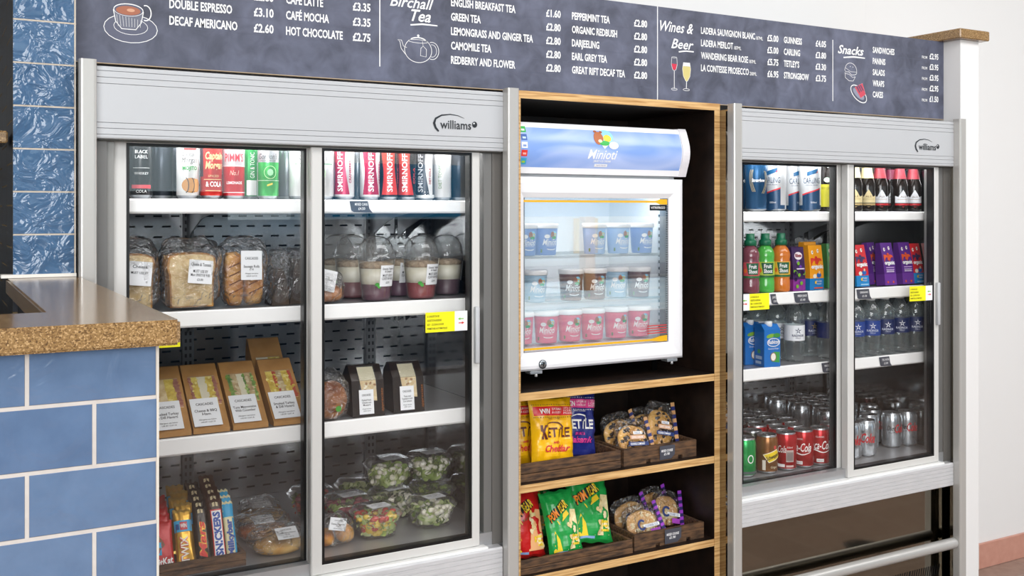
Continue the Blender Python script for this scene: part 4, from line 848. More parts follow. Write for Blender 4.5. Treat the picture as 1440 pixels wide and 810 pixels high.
def roll_bag(u, y, label, lines, lab_o, lab_r, lab_u, m=PASTRY, r=(.052, .042, .024), rz=0., flat=False):
    t = thing('pastry_bag', label, 'pastry bag', (px(u, y), y, FL), rz)
    if flat:
        mb = MB(); mb.lathe([(.02, .002), (.052, .004), (.060, .013), (.056, .023), (.03, .027), (.0005, .028)], m, seg=30, sy=.8); mb.build('flatbread', t)
    else:
        for k in range(2):
            mb = MB(); blob(mb, (-.026+.05*k, .006*k, r[2]), (r[0]*.55, r[1]*.85, r[2]*.95), m, .85, .004, (18, 12), k+u); mb.build('pastry', t)
    mb = MB(); blob(mb, (0, .012, r[2]+.012), (r[0]+.012, r[1]+.013, r[2]+.012), CELLO, .7, .008, (40, 24), u, fn=lambda p: Vector((p.x, p.y, max(.001, p.z)))); mb.build('cellophane_bag', t)
    label_card(t, lab_o, lab_r, lab_u, .052, .034, lines)
roll_bag(472, .130, 'bagged orange danish pastry with tilted label at the front left of the salads', [('CASCADES', .1, .72, .5), ('Danish Apricot', .13, .42, .8), ('£1.95', .08, .28, .2), ('USE BY 12.07.18', .07, .1, .5)], (-.01, -.036, .043), (1, .35, -.32), (.3, .5, .5), noisy('apricot_pastry', '#b8691f', '#eab25c', 20, .35, .4), (.036, .032, .021))
FLATB = noisy('flatbread_top', '#c08a3c', '#e6bf7a', 20, .7, .4)
ln = [('CASCADES', .11, .72, .5), ('Chicken & Bacon Flatbread', .10, .46, .8), ('£3.95', .09, .3, .2), ('USE BY 12.07.18', .07, .12, .5)]
roll_bag(392, .150, 'bagged round flatbread with white label beside the chocolate crate', ln, (.010, -.048, .0395), (1, .1, -.04), (-.05, .75, .5), FLATB, (.056, .044, .016), 0, True)
roll_bag(368, .275, 'bagged round flatbread with white label, behind the front one', ln, (.000, -.030, .0395), (1, .1, -.04), (-.05, .85, .3), noisy('flatbread_red', '#a8502a', '#d9a860', 14, .6, .3), (.060, .050, .016), 0, True)
roll_bag(366, .402, 'bagged round flatbread deep by the back panel, left door', ln, (.000, -.02, .0395), (1, .1, -.04), (-.05, .85, .3), FLATB, (.040, .028, .016), 0, True)
# ------------------------------------------------------------------ crates
def crate(x0, x1, y0, y1, z0, h, label, grp='dark wooden crates', notch=False, loc=None, back=True):
    t = thing('wooden_crate', label, 'crate', (x0, y0, z0), 0, grp); w_, d = x1-x0, y1-y0
    mb = MB()
    if notch:
        xs = [0, w_*.30, w_*.36, w_*.74, w_*.80, w_]; 
        mb.prism([(0, .0), (xs[1], .0), (xs[1], .010), (xs[2], .010), (xs[2], 0), (xs[3], 0), (xs[3], .010), (xs[4], .010), (xs[4], 0), (xs[5], 0), (w_, h), (0, h)], 'y', 0, .009, CRATE)
    else: mb.cbox(0, w_, 0, .009, .0, h*.42, CRATE, .001); mb.cbox(0, w_, .0015, .009, h*.45, h, CRATE, .001)
    mb.build('front_board', t)
    for a in (0.0003, w_-.0093):
        mb = MB(); mb.cbox(a, a+.009, .0095, d-.0095, .0, h, CRATE, .001); mb.build('side_board', t)
    mb = MB(); mb.cbox(0, w_, d-.009, d, 0, h*1.0, CRATE, .001); mb.build('back_board', t)
    mb = MB(); mb.box(.0095, w_-.0095, .0095, d-.0095, .001, .006, CRATE); mb.build('base_board', t)
    return t
def shelf_card(parent, x, y, z, lines, wd=.055, ht=.04):
    F = plane((x, y, z), (1, 0, 0), (0, -.12, 1)); mb = MB()
    mb.poly(F, [(.004, 0), (wd-.012, .001), (wd, .012), (wd-.002, ht), (0, ht)], CARD, .0008); mb.poly(F, [(0, ht), (wd-.002, ht), (wd, .012), (wd-.012, .001), (.004, 0)], CARD, .0001)
    for k, (q, f) in enumerate(lines): mb.text(F, q, wd*.48, ht*(.56-.24*k), .0068, CHALK, w=wd*f, al='C', off=.0013, bold=.03)
    mb.build('price_card', parent, label='dark grey price card')
# chocolate bars
def pillow(w_, h_, d_, body, crimp=.010, seed=0, nu=14, nv=18, wr=.002, edge=None, puff=2.5, flare=.0):
    """sealed bag: returns mesh and its printable front surface; origin at the bottom middle"""
    mb = MB()
    def pos(s, t, side, off=0):
        u = s/(w_/2); v = t/h_; vv = 2*v-1
        e = max(0, 1-abs(vv)**puff)**.6*max(0, 1-abs(u)**3)**.55
        q = Vector((u*1.7+seed*3.7, v*2.6, seed)); n = noise.noise(q*1.5)+.6*noise.noise(q*3.4)
        sq = 1-.10*(e**.5 if e > 0 else 0)*(1-flare)
        sq = 1-.07*(1-abs(vv)**2)+flare*abs(vv)**4
        y = d_/2*e+wr*n*min(1, e*3)+off
        ez = .002*math.sin(u*9+seed)*(abs(vv)**6)
        return Vector((u*w_/2*sq, -y if side else y, t+ez))
    edge = edge or body
    for side in (1, 0):
        vs = [pos(-w_/2+w_*i/nu, h_*j/nv, side) for j in range(nv+1) for i in range(nu+1)]
        for j in range(nv):
            m = edge if (j == 0 or j == nv-1) else body
            fs = []
            for i in range(nu):
                a = j*(nu+1)+i; q = (a, a+1, a+nu+2, a+nu+1); fs.append(q if side else q[::-1])
            mb.add(vs, fs, m, True)
    F = lambda s, t, off=0: pos(s, t, 1, off)
    return mb, F
GOLD = mat('#c99a3c', .25, .6); REDW = mat('#b5141c', .3, .1); BLKW = mat('#1c1412', .3); BRNW = mat('#3a1f14', .35); CREAM = mat('#efe6b8', .4); SKY = mat('#35a8d8', .4)
def bar(kind, w_, h_):
    body = dict(kk=REDW, tw=GOLD, ma=BLKW, sn=BRNW, mi=CREAM)[kind]; mb, F = pillow(w_, h_, .014, body, seed=ord(kind[0]), edge=dict(tw=mat('#e0b860', .25, .7)).get(kind, body), wr=.001); WT = mat('#f7f5f2', .45)
    if kind == 'kk': mb.poly(F, [(-w_*.40, h_*.32), (-.002, h_*.30), (-.002, h_*.56), (-w_*.40, h_*.58)], mat('#3fb2e0', .4), .001); mb.text(skewF(F, w_*.02, h_*.10, .15), 'KitKat', 0, 0, .015, WT, w=w_*.9, al='C', off=.0015, bold=.03, shear=.25); mb.stroke(F, [(-.012, h_*.75), (.004, h_*.5), (-.010, h_*.4)], .006, mat('#7a4a28', .4), .001)
    if kind == 'tw':
        mb.text(rotF(F, w_*.16, h_*.06), 'TWIX', 0, 0, w_*.42, REDW, w=h_*.46, bold=.06, off=.0014); mb.text(rotF(F, w_*.18, h_*.06), 'TWIX', 0, 0, w_*.42, mat('#f6efe0', .4), w=h_*.46, bold=.02, off=.0017)
        mb.patch(F, -w_*.5, w_*.5, h_*.60, h_*.80, SKY, .0012, 6, 3); mb.patch(F, -w_*.2, w_*.22, h_*.63, h_*.77, mat('#c9303a', .4), .0016, 4, 2); mb.text(F, 'WIN', 0, h_*.67, .009, WT, w=w_*.36, al='C', off=.002, bold=.03); mb.patch(F, -w_*.42, -w_*.25, h_*.64, h_*.74, mat('#1f4a8a', .4), .0016, 2, 2)
    if kind == 'ma': mb.text(rotF(F, w_*.20, h_*.10), 'Mars', 0, 0, w_*.5, GOLD, w=h_*.62, bold=.07, off=.0013, shear=.2); mb.text(rotF(F, w_*.20, h_*.10), 'Mars', 0, 0, w_*.5, mat('#d8322c', .4), w=h_*.62, bold=.03, off=.0017, shear=.2)
    if kind == 'sn':
        mb.patch(F, -w_*.38, w_*.38, h_*.05, h_*.82, mat('#d83030', .4), .0009, 5, 8); mb.patch(F, -w_*.32, w_*.32, h_*.07, h_*.80, WT, .0012, 5, 8); mb.text(rotF(F, w_*.22, h_*.78), 'SNICKERS', 0, 0, w_*.46, mat('#2450a8', .4), w=h_*.70, bold=.05, off=.0018, al='R')
    if kind == 'mi': mb.patch(F, -w_*.5, w_*.5, h_*.72, h_*.95, SKY, .001, 6, 3); mb.text(rotF(F, w_*.2, h_*.06), 'Milkybar', 0, 0, w_*.5, mat('#2b4fa0', .4), w=h_*.62, bold=.05, off=.0014); mb.patch(F, w_*.3, w_*.48, h_*.05, h_*.7, SKY, .001, 2, 6)
    if kind in 'masn': 
        for k in range(2): mb.patch(F, -w_*.20+k*w_*.22, -w_*.04+k*w_*.22, h_*.87, h_*.94, mat('#d8c9a0', .4), .0012, 2, 2)
    return mb
crate(px(210, .085), px(347, .085), .088, .315, FL, .030, 'dark wooden crate holding the chocolate bars at the bottom of the left fridge', None)
NMB = dict(kk='red', tw='gold', ma='black and red', sn='brown and blue', mi='cream and pale blue')
rows = [('kk', 231, 5, .050, .108), ('tw', 263, 5, .040, .128), ('ma', 289, 5, .032, .130), ('sn', 311, 5, .034, .142), ('mi', 328, 3, .026, .132)]
CF = {'kk': 'leftmost', 'tw': 'second from the left', 'ma': 'middle', 'sn': 'tall', 'mi': 'rightmost'}
for kind, u, n, w_, h_ in rows:
    src = None
    for k in range(n):
        y = .116+k*.026; loc = (px(u, .11)+k*.0012+(.006 if kind in 'tw' and k % 2 else 0), y, FL+.0085+k*.0075)
        lab = f'{NMB[kind]} chocolate bar at the front of the crate, {CF[kind]} stack' if k == 0 else f'{NMB[kind]} chocolate bar standing behind the front {NMB[kind]} one'
        if src is None:
            src = bar(kind, w_, h_).build('chocolate_bar', loc=loc, label=lab, cat='chocolate bar', group=f'{NMB[kind]} chocolate bars', rot=(radians(-30), 0, radians(-2)))
        else:
            o = dup(src, loc, radians(-2+R.uniform(-1, 1)), lab)
# ------------------------------------------------------------------ ice cream tubs
TR = .0325
def tub_mesh(body, half=None):
    mb = MB(); mb.lathe([(.0265, 0), (.0275, .002), (.0318, .062), (.0318, .064)], body, seg=28); mb.lathe([(.0338, .0625), (.0342, .0635), (.0342, .071), (.0328, .0735), (.0005, .0735)], mat('#f4f2f0', .4), seg=28)
    F = cyl(lambda z: .0275+(z-.002)/.06*.0043, .12); WT = mat('#fbf7f4', .5)
    mb.text(F, 'Minioti', 0, .024, .014, WT, w=.043, al='C', shear=.3, bold=.015, off=.0010); mb.text(F, 'DAIRY ICE CREAM', .002, .0205, .003, WT, w=.026, al='C'); mb.arc(F, .003, .016, .013, .003, 3.4, 6.0, .002, WT, .0008)
    mb.disc(F, .011, .048, .0095, .009, mat('#8fd0ee', .4), .0006, 16); mb.disc(F, .014, .047, .005, .0048, mat('#f3cf2a', .4), .0008); mb.disc(F, .0045, .048, .0055, .0075, mat('#a8612f', .5), .0010, 12); mb.disc(F, .010, .041, .0075, .0035, mat('#2ba24c', .4), .0012, 12)
    mb.poly(F, [(.004, .041), (.009, .034), (.015, .041)], WT, .0008); mb.disc(F, -.010, .044, .0075, .0048, WT, .0009, 14)
    mb.patch(F, -.0265, -.022, .006, .014, mat('#6d8a3a', .5), .0006, 2)
    return mb
TUBS = [('#ec6f88', 'pink', 1.0985, [(733, .178, 'pink tub cut off by the left edge of the freezer door'), (768, .165, 'pink tub second from the left on the freezer floor'), (801, .165, 'pink tub third from the left on the freezer floor'), (833, .165, 'pink tub fourth from the left on the freezer floor'), (866, .165, 'deep pink tub second from the right on the freezer floor'), (898, .165, 'pink tub at the right end of the freezer floor')]),
    ('#7a5243', 'brown', 1.2095, [(803, .165, 'brown tub on the middle wire shelf, left one of the brown pair'), (836, .165, 'brown tub on the middle wire shelf, right one of the brown pair')]),
    ('#a9c6da', 'pale blue', 1.2095, [(752, .170, 'pale blue tub alone at the left of the middle wire shelf'), (867, .195, 'pale blue tub between the brown tubs on the middle wire shelf')]),
    ('#7b5a55', 'dark brown', 1.2095, [(898, .165, 'dark brown tub at the right end of the middle wire shelf')]),
    ('#7e9bd6', 'blue', 1.335, [(738, .165, 'blue tub cut off by the left edge, top wire shelf'), (767, .175, 'blue tub with visible logo at the left of the top wire shelf'), (902, .165, 'blue tub at the right end of the top wire shelf')]),
    ('#a9c4ea', 'light blue', 1.335, [(836, .170, 'light blue tub in the middle of the top wire shelf'), (869, .170, 'light blue tub second from the right on the top wire shelf')])]
for hexc, nm, z, lst in TUBS:
    src = None
    for u, y, lab in lst:
        loc = (px(u, y), y, z+.001); lab = lab.replace(' tub', ' ice cream tub')
        if src is None: src = tub_mesh(mat(hexc, .4)).build('ice_cream_tub', loc=loc, label=lab, cat='ice cream tub', group='ice cream tubs in the freezer', rotz=facing(px(u, y), y, .6)+R.uniform(-.15, .15)); src.scale = (1.04, 1.04, 1.16)
        else: dup(src, loc, facing(px(u, y), y, .6)+R.uniform(-.25, .25), lab)
# ------------------------------------------------------------------ snacks on the plywood shelves
ZA, ZB = .7606, .5253
cA1 = crate(1.3005, 1.6263, .055, .275, ZA, .047, 'dark wooden crate holding the blue and yellow crisp bags'); cA2 = crate(1.640, 1.893, .062, .25, ZA, .046, 'dark wooden crate with price card holding the chocolate chip cookies', notch=True)
cB1 = crate(1.3005, 1.662, .050, .285, ZB, .037, 'dark wooden crate holding the green and red snack bags'); cB2 = crate(1.674, 1.919, .060, .26, ZB, .044, 'dark wooden crate with price card holding the purple striped cookies', notch=True)
shelf_card(cA2, .118, -.001, .003, [('MIXED COOKIE', .72), ('£1.90', .36)]); shelf_card(cB2, .100, -.001, .003, [('MIXED COOKIE', .72), ('£1.90', .36)], .06, .042)
def crisps(kind):
    Y = kind == 'y'; body = mat('#efb512', .3) if Y else mat('#232c78', .3); mb, F = pillow(.138 if Y else .128, .185, .044, body, seed=3 if Y else 8, wr=.011, nu=20, nv=26, edge=body, flare=.02)
    WT = mat('#f8f6f0', .45); bn = mat('#d5232b', .4) if Y else mat('#e0468c', .4); ink = mat('#5a2018', .45) if Y else WT
    mb.patch(F, -.062, .062, .134, .158, bn, .0014, 20, 6); 
    for k in range(22): mb.disc(F, -.063+k*.006, .1625, .0016, .0012, INK if Y else WT, .0016, 6); mb.disc(F, -.063+k*.006, .1295, .0016, .0012, INK if Y else WT, .0016, 6)
    mb.text(F, 'WIN', -.046, .139, .013, WT, w=.032, off=.002, bold=.03); mb.text(F, 'UPGRADE', -.008, .148, .006, WT, w=.034, off=.002); mb.text(F, 'A HOLIDAY', -.008, .139, .006, WT, w=.034, off=.002)
    for k, q in enumerate(('LOTS OF', 'MORE', 'PRIZES')): mb.text(F, q, .034, .1505-.0065*k, .005, WT, w=.026, off=.002)
    mb.text(F, 'ETTLE', -.026, .078, .024, ink, w=.072, bold=.03, off=.0022); mb.text(F, 'K', -.050, .074, .034, ink, w=.024, bold=.04, off=.0022); mb.arc(F, -.004, .100, .028, .016, .1, 2.9, lambda q: .005*(1-q*.7), ink, .0022); mb.text(F, 'HAND COOKED', .0, .124, .004, ink, w=.04, al='C', off=.002)
    a = mat('#c8242c', .45) if Y else mat('#e03a8c', .45)
    mb.text(F, 'with' if Y else 'SEA SALT &', 0, .061, .007, a, w=.020 if Y else .036, al='C', off=.002, bold=.03, shear=.2); mb.text(F, 'Cheddar' if Y else 'Balsamic', .004, .040, .017, a, w=.082, al='C', off=.002, bold=.025, shear=.3)
    return mb
def put(src, loc, rot, lab, name=None, cat=None, group=None):
    if isinstance(src, MB): return src.build(name, loc=loc, rot=rot, label=lab, cat=cat, group=group)
    o = dup(src, loc, 0, lab); o.rotation_euler = rot; return o
ry = put(crisps('y'), (1.438, .100, ZA+.015), (radians(-14), radians(5), radians(2)), 'yellow crisp bag facing front in the crate, dark red lettering', 'crisp_bag', 'crisp bag', 'crisp bags in the upper crate')
rb = put(crisps('b'), (1.548, .158, ZA+.016), (radians(-12), radians(6), radians(-3)), 'dark blue crisp bag with pink band facing front', 'crisp_bag', 'crisp bag', 'crisp bags in the upper crate')
put(ry, (1.382, .160, ZA+.012), (radians(-13), radians(2), radians(4)), 'yellow crisp bag partly hidden at the left behind the front yellow one')
put(ry, (1.410, .232, ZA+.016), (radians(-9), radians(4), 0), 'yellow crisp bag standing behind, its red band above the front bag'); put(rb, (1.548, .226, ZA+.014), (radians(-9), radians(2), 0), 'dark blue crisp bag tucked behind the front blue one')
def puffs(kind):
    G = kind == 'g'; body = mat('#1f9a45', .3) if G else mat('#c9201f', .3); mb, F = pillow(.126, .185, .042, body, seed=5 if G else 11, wr=.009, nu=20, nv=26, edge=body, flare=.03)
    YL = mat('#f2cf2a', .4); OR = mat('#ee8a1f', .4); PAL = mat('#ecd9a4', .6)
    mb.poly(F, [(.0, .018), (.052, .018), (.055, .07), (.052, .125), (.036, .128), (.02, .09)], PAL if G else mat('#efb079', .5), .0011)
    H = skewF(F, -.010, .118, .50)
    mb.text(H, 'POM-BEAR', 0, .0, .024, INK, w=.084, al='C', bold=.09, off=.0024); mb.text(H, 'POM', -.004, .0, .024, OR, w=.036, al='R', bold=.03, off=.0036); mb.text(H, 'BEAR', .005, .0, .024, YL, w=.037, al='L', bold=.03, off=.0036)
    mb.poly(H, [(-.02, -.022), (.03, -.02), (.03, -.006), (-.02, -.008)], YL if G else mat('#e9d76a', .4), .0016); mb.text(H, 'Original' if G else 'Ketchup', .005, -.018, .008, mat('#1f5a2a', .5), w=.036, al='C', off=.002)
    # plain puffed snack pieces
    for k in range(7):
        cx, cz = .012+R.random()*.034, .028+k*.014
        for q in range(3): mb.disc(F, cx+R.uniform(-.007, .007), cz+R.uniform(-.006, .006), .007, .005, mat('#f1e2b4', .6) if k % 2 else mat('#e4cd92', .6), .0014+.0001*(3*k+q), 9, R.random()*3)
    mb.poly(F, [(-.050, .016), (-.020, .016), (-.024, .05), (-.04, .075), (-.048, .05)], YL, .0014)
    for k in range(3): mb.text(F, ('gluten', 'free', 'snack')[k], .036, .050-.011*k, .008, YL, w=.028, al='C', off=.0026, bold=.05)
    mb.patch(F, -.04, .0, .010, .016, mat('#8fb0dd', .4), .0012, 5)
    return mb
pg = put(puffs('g'), (1.577, .122, ZB+.022), (radians(-24), radians(9), radians(2)), 'large bright green snack bag leaning at the right of the crate', 'snack_bag', 'snack bag', 'snack bags in the lower crate')
pg.scale = (1.12, 1.0, 1.0)
o_ = put(pg, (1.474, .089, ZB+.012), (radians(-18), radians(-3), radians(-4)), 'smaller green snack bag in the middle of the lower crate'); o_.scale = (.80, .9, .92); o_2 = put(pg, (1.466, .252, ZB+.022), (radians(-17), radians(7), 0), 'green snack bag standing behind with only its top showing'); o_2.scale = (1.0, .9, .93)
pr = put(puffs('r'), (1.373, .130, ZB+.012), (radians(-16), radians(3), radians(3)), 'red snack bag at the left of the lower crate', 'snack_bag', 'snack bag', 'snack bags in the lower crate'); pr.scale = (.95, 1, .95); put(pr, (1.372, .222, ZB+.013), (radians(-12), radians(4), 0), 'red snack bag behind the front red one')
BISC = noisy('cookie_dough', '#c4893a', '#edb75c', 22, .75, .5); BISC2 = noisy('pale_cookie', '#b98242', '#e3b878', 16, .7, .4); CHIP = mat('#2e1a10', .5); WCH = mat('#ecd9ae', .5)
def cookie(kind, w_, h_, seed):
    t = thing('wrapped_cookie', 'wrapped cookie', 'cookie', (0, 0, 0)); rr = random.Random(seed)
    mb = MB(); blob(mb, (0, 0, h_/2), (w_/2, .011, h_/2), BISC if kind == 'c' else BISC2, .85, .002, (26, 18), seed)
    for k in range(30 if kind == 'c' else 12):
        a = rr.random()*2*pi; q = rr.random()**.5*.82; x, z = q*cos(a)*w_/2, h_/2+q*sin(a)*h_/2; y = -.0108*(1-q**2.2)**.5; blob(mb, (x, y, z), (.0045+.003*rr.random(), .0028, .0045), CHIP if kind == 'c' else WCH, .8, .001, (7, 5), k)
    if kind == 'm':
        for k in range(3): blob(mb, (w_*(-.2+.2*k), -.004, h_*(.32+.1*(k % 2))), (w_*.16, .009, h_*.10), WCH, .8, .002, (12, 8), k)
    mb.build('cookie', t)
    mb = MB(); blob(mb, (0, 0, h_*.60), (w_*.57, .017, h_*.62), CELLO, .55, .005, (34, 22), seed+2, fn=lambda p: Vector((p.x, p.y*(1 if p.z < h_ else .3), max(.0005, p.z)))); mb.build('cellophane_wrapper', t)
    mb = MB(); c1, c2 = (mat('#27306e', .4), mat('#d2a06a', .45)) if kind == 'c' else (mat('#2a1f5e', .4), mat('#9a3fc0', .4)); n = 11
    F = plane((w_*.53, -.013, h_*.02), (1, 0, .0), (-.12, 0, 1))
    for k in range(n): mb.poly(F, [(0, h_*1.2*k/n), (.013, h_*1.2*k/n+.003), (.013, h_*1.2*(k+1)/n+.003), (0, h_*1.2*(k+1)/n)], c1 if k % 2 else c2, .0006); mb.poly(F, [(0, h_*1.2*(k+1)/n), (.013, h_*1.2*(k+1)/n+.003), (.013, h_*1.2*k/n+.003), (0, h_*1.2*k/n)], c1 if k % 2 else c2, -.0006)
    mb.build('striped_seal', t, label='striped wrapper seal')
    mb = MB(); F = plane((0, -.0215, h_*.3)); BLU = mat('#22356e', .45)
    if kind == 'c': mb.patch(F, -w_*.30, w_*.38, -.002, .009, BLU, .0006); mb.text(F, 'COOKIE COMPANY', 0, .0005, .006, CHALK, w=w_*.5, al='C', bold=.03); mb.patch(F, -w_*.22, w_*.28, .016, .028, mat('#d8a883', .5), .0006); mb.patch(F, -w_*.1, w_*.2, .030, .038, PAPER, .0006); mb.text(F, 'MILK', w_*.05, .031, .005, BLU, w=.02, al='C'); mb.text(F, 'CHOC CHUNK', w_*.03, .019, .006, CHALK, w=w_*.4, al='C', bold=.02)
    else: mb.patch(F, -w_*.1, w_*.42, .002, .011, PAPER, .0006); mb.text(F, 'COOKIE CO', w_*.16, .0035, .006, BLU, w=w_*.42, al='C', bold=.02); mb.arc(F, -w_*.14, .012, .011, .012, .6, 5.6, .006, BLU, .001); mb.patch(F, w_*.10, w_*.42, -.018, -.004, mat('#a03fb0', .5), .0006)
    mb.build('printed_label', t); return t
c0 = cookie('c', .100, .084, 2); c0.location = (1.710, .105, ZA+.013); c0.rotation_euler = (radians(-22), radians(4), 0); tag(c0, 'dark chip cookie in the left half of the card crate, wrapper strip at its right', group='chocolate chip cookies in the upper crate')
c1 = cookie('c', .088, .106, 5); c1.location = (1.819, .132, ZA+.020); c1.rotation_euler = (radians(-20), radians(12), radians(-4)); tag(c1, 'taller dark chip cookie leaning in the right half of the card crate', group='chocolate chip cookies in the upper crate')
put(c0, (1.712, .172, ZA+.017), (radians(-12), radians(-6), radians(2)), 'dark chip cookie half hidden behind, at the left end of the card crate'); put(c0, (1.812, .196, ZA+.018), (radians(-8), radians(6), 0), 'dark chip cookie at the back of the card crate')
m0 = cookie('m', .104, .074, 3); m0.location = (1.748, .108, ZB+.013); m0.rotation_euler = (radians(-24), radians(-3), 0); tag(m0, 'pale cookie with white chunks at the front left of the purple striped ones', group='white chunk cookies in the lower crate')
m1 = cookie('m', .084, .084, 6); m1.location = (1.845, .142, ZB+.022); m1.rotation_euler = (radians(-20), radians(14), radians(-6)); tag(m1, 'pale cookie with white chunks leaning at the right of the lower card crate', group='white chunk cookies in the lower crate')
put(m0, (1.748, .172, ZB+.020), (radians(-12), radians(-8), radians(3)), 'pale wrapped cookie behind the front left one in the lower card crate'); put(m1, (1.850, .204, ZB+.016), (radians(-8), radians(-3), 0), 'pale wrapped cookie at the very back of the lower card crate')
# ------------------------------------------------------------------ far fridge, top shelf: tall cans and beer bottles
Z1, Z2, Z3 = 1.4537, 1.2083, .9843
def tall(kind, u, y, label, phi=0.):
    r, h = .0330, .168; mb = can_mesh(r, h, dict(lager=mat('#e9ecee', .3, .15), cider=mat('#24557e', .25, .4), black=mat('#1b1a1c', .25, .3))[kind]); F = cyl(r, phi); A = r*1.45
    if kind == 'lager':
        NB = mat('#1f4468', .3, .1); RD = mat('#d2303a', .4)
        G = lambda s, t, off=0: F(s, max(.004, t+s*.33), off)
        mb.patch(G, -A*.62, A*.62, .004, .060, NB, .0005, 16, 4); mb.patch(G, -A*.62, A*.62, .060, .0645, RD, .0007, 16, 1); mb.patch(F, -A, A, .008, .020, NB, .0003, 16); mb.patch(G, -.014, .020, .115, .128, mat('#27628e', .3), .0006, 8, 2); mb.poly(G, [(.014, .115), (.020, .115), (.020, .122)], RD, .0009)
        mb.text(F, 'CARLING', .001, .088, .0175, NB, w=.054, al='C', off=.0010, bold=.0); mb.text(F, 'LAGER BEER', .0, .081, .003, NB, w=.04, al='C', off=.0010); mb.text(F, '500ml', .006, .026, .005, CHALK, w=.018, al='C', off=.0016)
    else:
        GD = mat('#cdb98a', .35, .4)
        for k in range(3): mb.stroke(F, [(.010+.004*k+.014*sin(q*.5), .055+q*.0135) for q in range(6)], .0014, GD, .0008); mb.stroke(F, [(-.018+.004*k-.010*sin(q*.5), .060+q*.0135) for q in range(6)], .0014, GD, .0008)
        mb.text(F, 'Strongbow', 0, .090, .010, CHALK, w=.040, al='C', off=.0011, bold=.03)
    return mb.build('beer_can', loc=(px(u, y), y, Z1), label=label, cat='can', group='tall beer and cider cans on the top shelf of the far fridge', rotz=facing(px(u, y), y, .8))
tall('cider', 1042, .212, 'tall blue cider can half behind the left post of the far fridge'); tall('cider', 1063, .14, 'tall blue cider can with gold swirls, second from the left post', .1); tall('black', 1083, .215, 'tall black cider can peeking out left of the white lager cans', -.3)
tall('lager', 1090, .135, 'tall white and navy lager can, leftmost of the three, its name turned left', -.55); tall('lager', 1116, .199, 'tall white and navy lager can in the middle of the three', .25); tall('lager', 1139, .128, 'tall white and navy lager can nearest the yellow label bottle', .0)
GLB = mat('#1b1512', .08, 0, .3)
def fit(x, r): return min(x, RX+.976-r)
def bottle(u, y, z, label, nm, prof, mats, decor=None, cat='bottle', grp=None, phi=0., seg=24, inner=None):
    mb = MB(); mb.lathe(prof, mats, seg=seg)
    if decor: decor(mb, prof, phi)
    return mb.build(nm, loc=(fit(px(u, y), .0285), y, z), rotz=facing(px(u, y), y, .75), label=label, cat=cat, group=grp)
def rad(prof):
    def g(z):
        for (r0, z0), (r1, z1) in zip(prof, prof[1:]):
            if z0 <= z <= z1 and z1 > z0: return r0+(r1-r0)*(z-z0)/(z1-z0)
        return prof[-1][0]
    return g
BEER = [(.0235, 0), (.0270, .004), (.0278, .012), (.0278, .080), (.0266, .092), (.0205, .112), (.016, .134), (.0138, .156), (.0135, .176)]
def ydec(mb, p, phi):
    F = cyl(rad(p), phi); mb.patch(F, -.034, .034, .015, .086, mat('#e9e23c', .5), .0006, 14, 6); mb.text(F, 'DRY CIDER', 0, .07, .007, mat('#6f6a1c', .5), w=.04, al='C'); mb.disc(F, .002, .100, .010, .008, mat('#cfe6d2', .5), .0012); mb.arc(F, .006, .152, .007, .012, .6, 5.4, .0018, CHALK)
bottle(1160, .130, Z1, 'dark bottle with a bright yellow label beside the white lager cans', 'beer_bottle', BEER, GLB, ydec, grp='bottles on the top shelf of the far fridge')
def beer_dec(lab, band, neck):
    def d(mb, p, phi):
        F0 = cyl(rad(p), phi); F = lambda s, t, off=0: F0(s, t*.80, off); s = .026
        mb.poly(F, [(-s, .058), (-s*.6, .078), (-.006, .088), (0, .092), (.006, .088), (s*.6, .078), (s, .058), (s*.9, .042), (-s*.9, .042)], lab, .0010) if False else None
        top = lambda q: .060+.030*max(0, 1-abs(q)/.014)**.8 if abs(q) < .014 else .060+.006*(abs(q)-.014)/.014
        n = 14; vs = []
        for i in range(n+1):
            q = -s+2*s*i/n
            for t in (.036, .048, top(q)): vs.append(F(q, t, .0006))
        mb.add(vs, [(i*3+j, (i+1)*3+j, (i+1)*3+j+1, i*3+j+1) for i in range(n) for j in range(2)], lab, True)
        mb.patch(F, -s, s, .0335, .036, INK, .0007, 10); mb.patch(F, -s, s, .026, .0333, band, .0007, 10); mb.poly(F, [(-.014, .026), (0, .018), (.014, .026)], band, .0008)
        mb.text(F, 'ALE', 0, .058, .007, mat('#6b4a22', .5), w=.018, al='C', off=.0012); mb.patch(F, -s*.7, s*.7, .050, .0512, mat('#9a7a45', .5), .0010, 6)
        mb.patch(F, -.034, .034, .136, .178, neck, .0006, 16, 5)
    return d
CR, WL = mat('#e0cf9c', .55), mat('#dfe2e6', .55); RDB = mat('#c0242c', .45)
NP = mat('#8f3452', .45)
for u, y, kind, lab in ((1201, .125, 0, 'beer bottle with cream label, left one of the cream labelled pair'), (1219, .126, 0, 'beer bottle with cream label, right one of the cream labelled pair'), (1237, .125, 1, 'beer bottle with white label and red neck, first right of the cream pair'), (1252, .185, 2, 'dark beer bottle set back between two white labelled ones'), (1265, .128, 1, 'beer bottle with white label in the middle of the right door, top shelf'), (1284, .128, 1, 'beer bottle with white label and red point near the right edge'), (1284, .186, 3, 'dark beer bottle with a yellowish label at the far right end')):
    bottle(u, y, Z1, lab, 'beer_bottle', BEER, GLB, beer_dec(*[(CR, mat('#b9a06a', .5), CR), (WL, RDB, mat('#a03c46', .45)), (WL, RDB, NP), (mat('#b7b04a', .5), mat('#8d8a3a', .5), mat('#3c5566', .5))][kind]), grp='bottles on the top shelf of the far fridge', phi=R.uniform(-.1, .35))
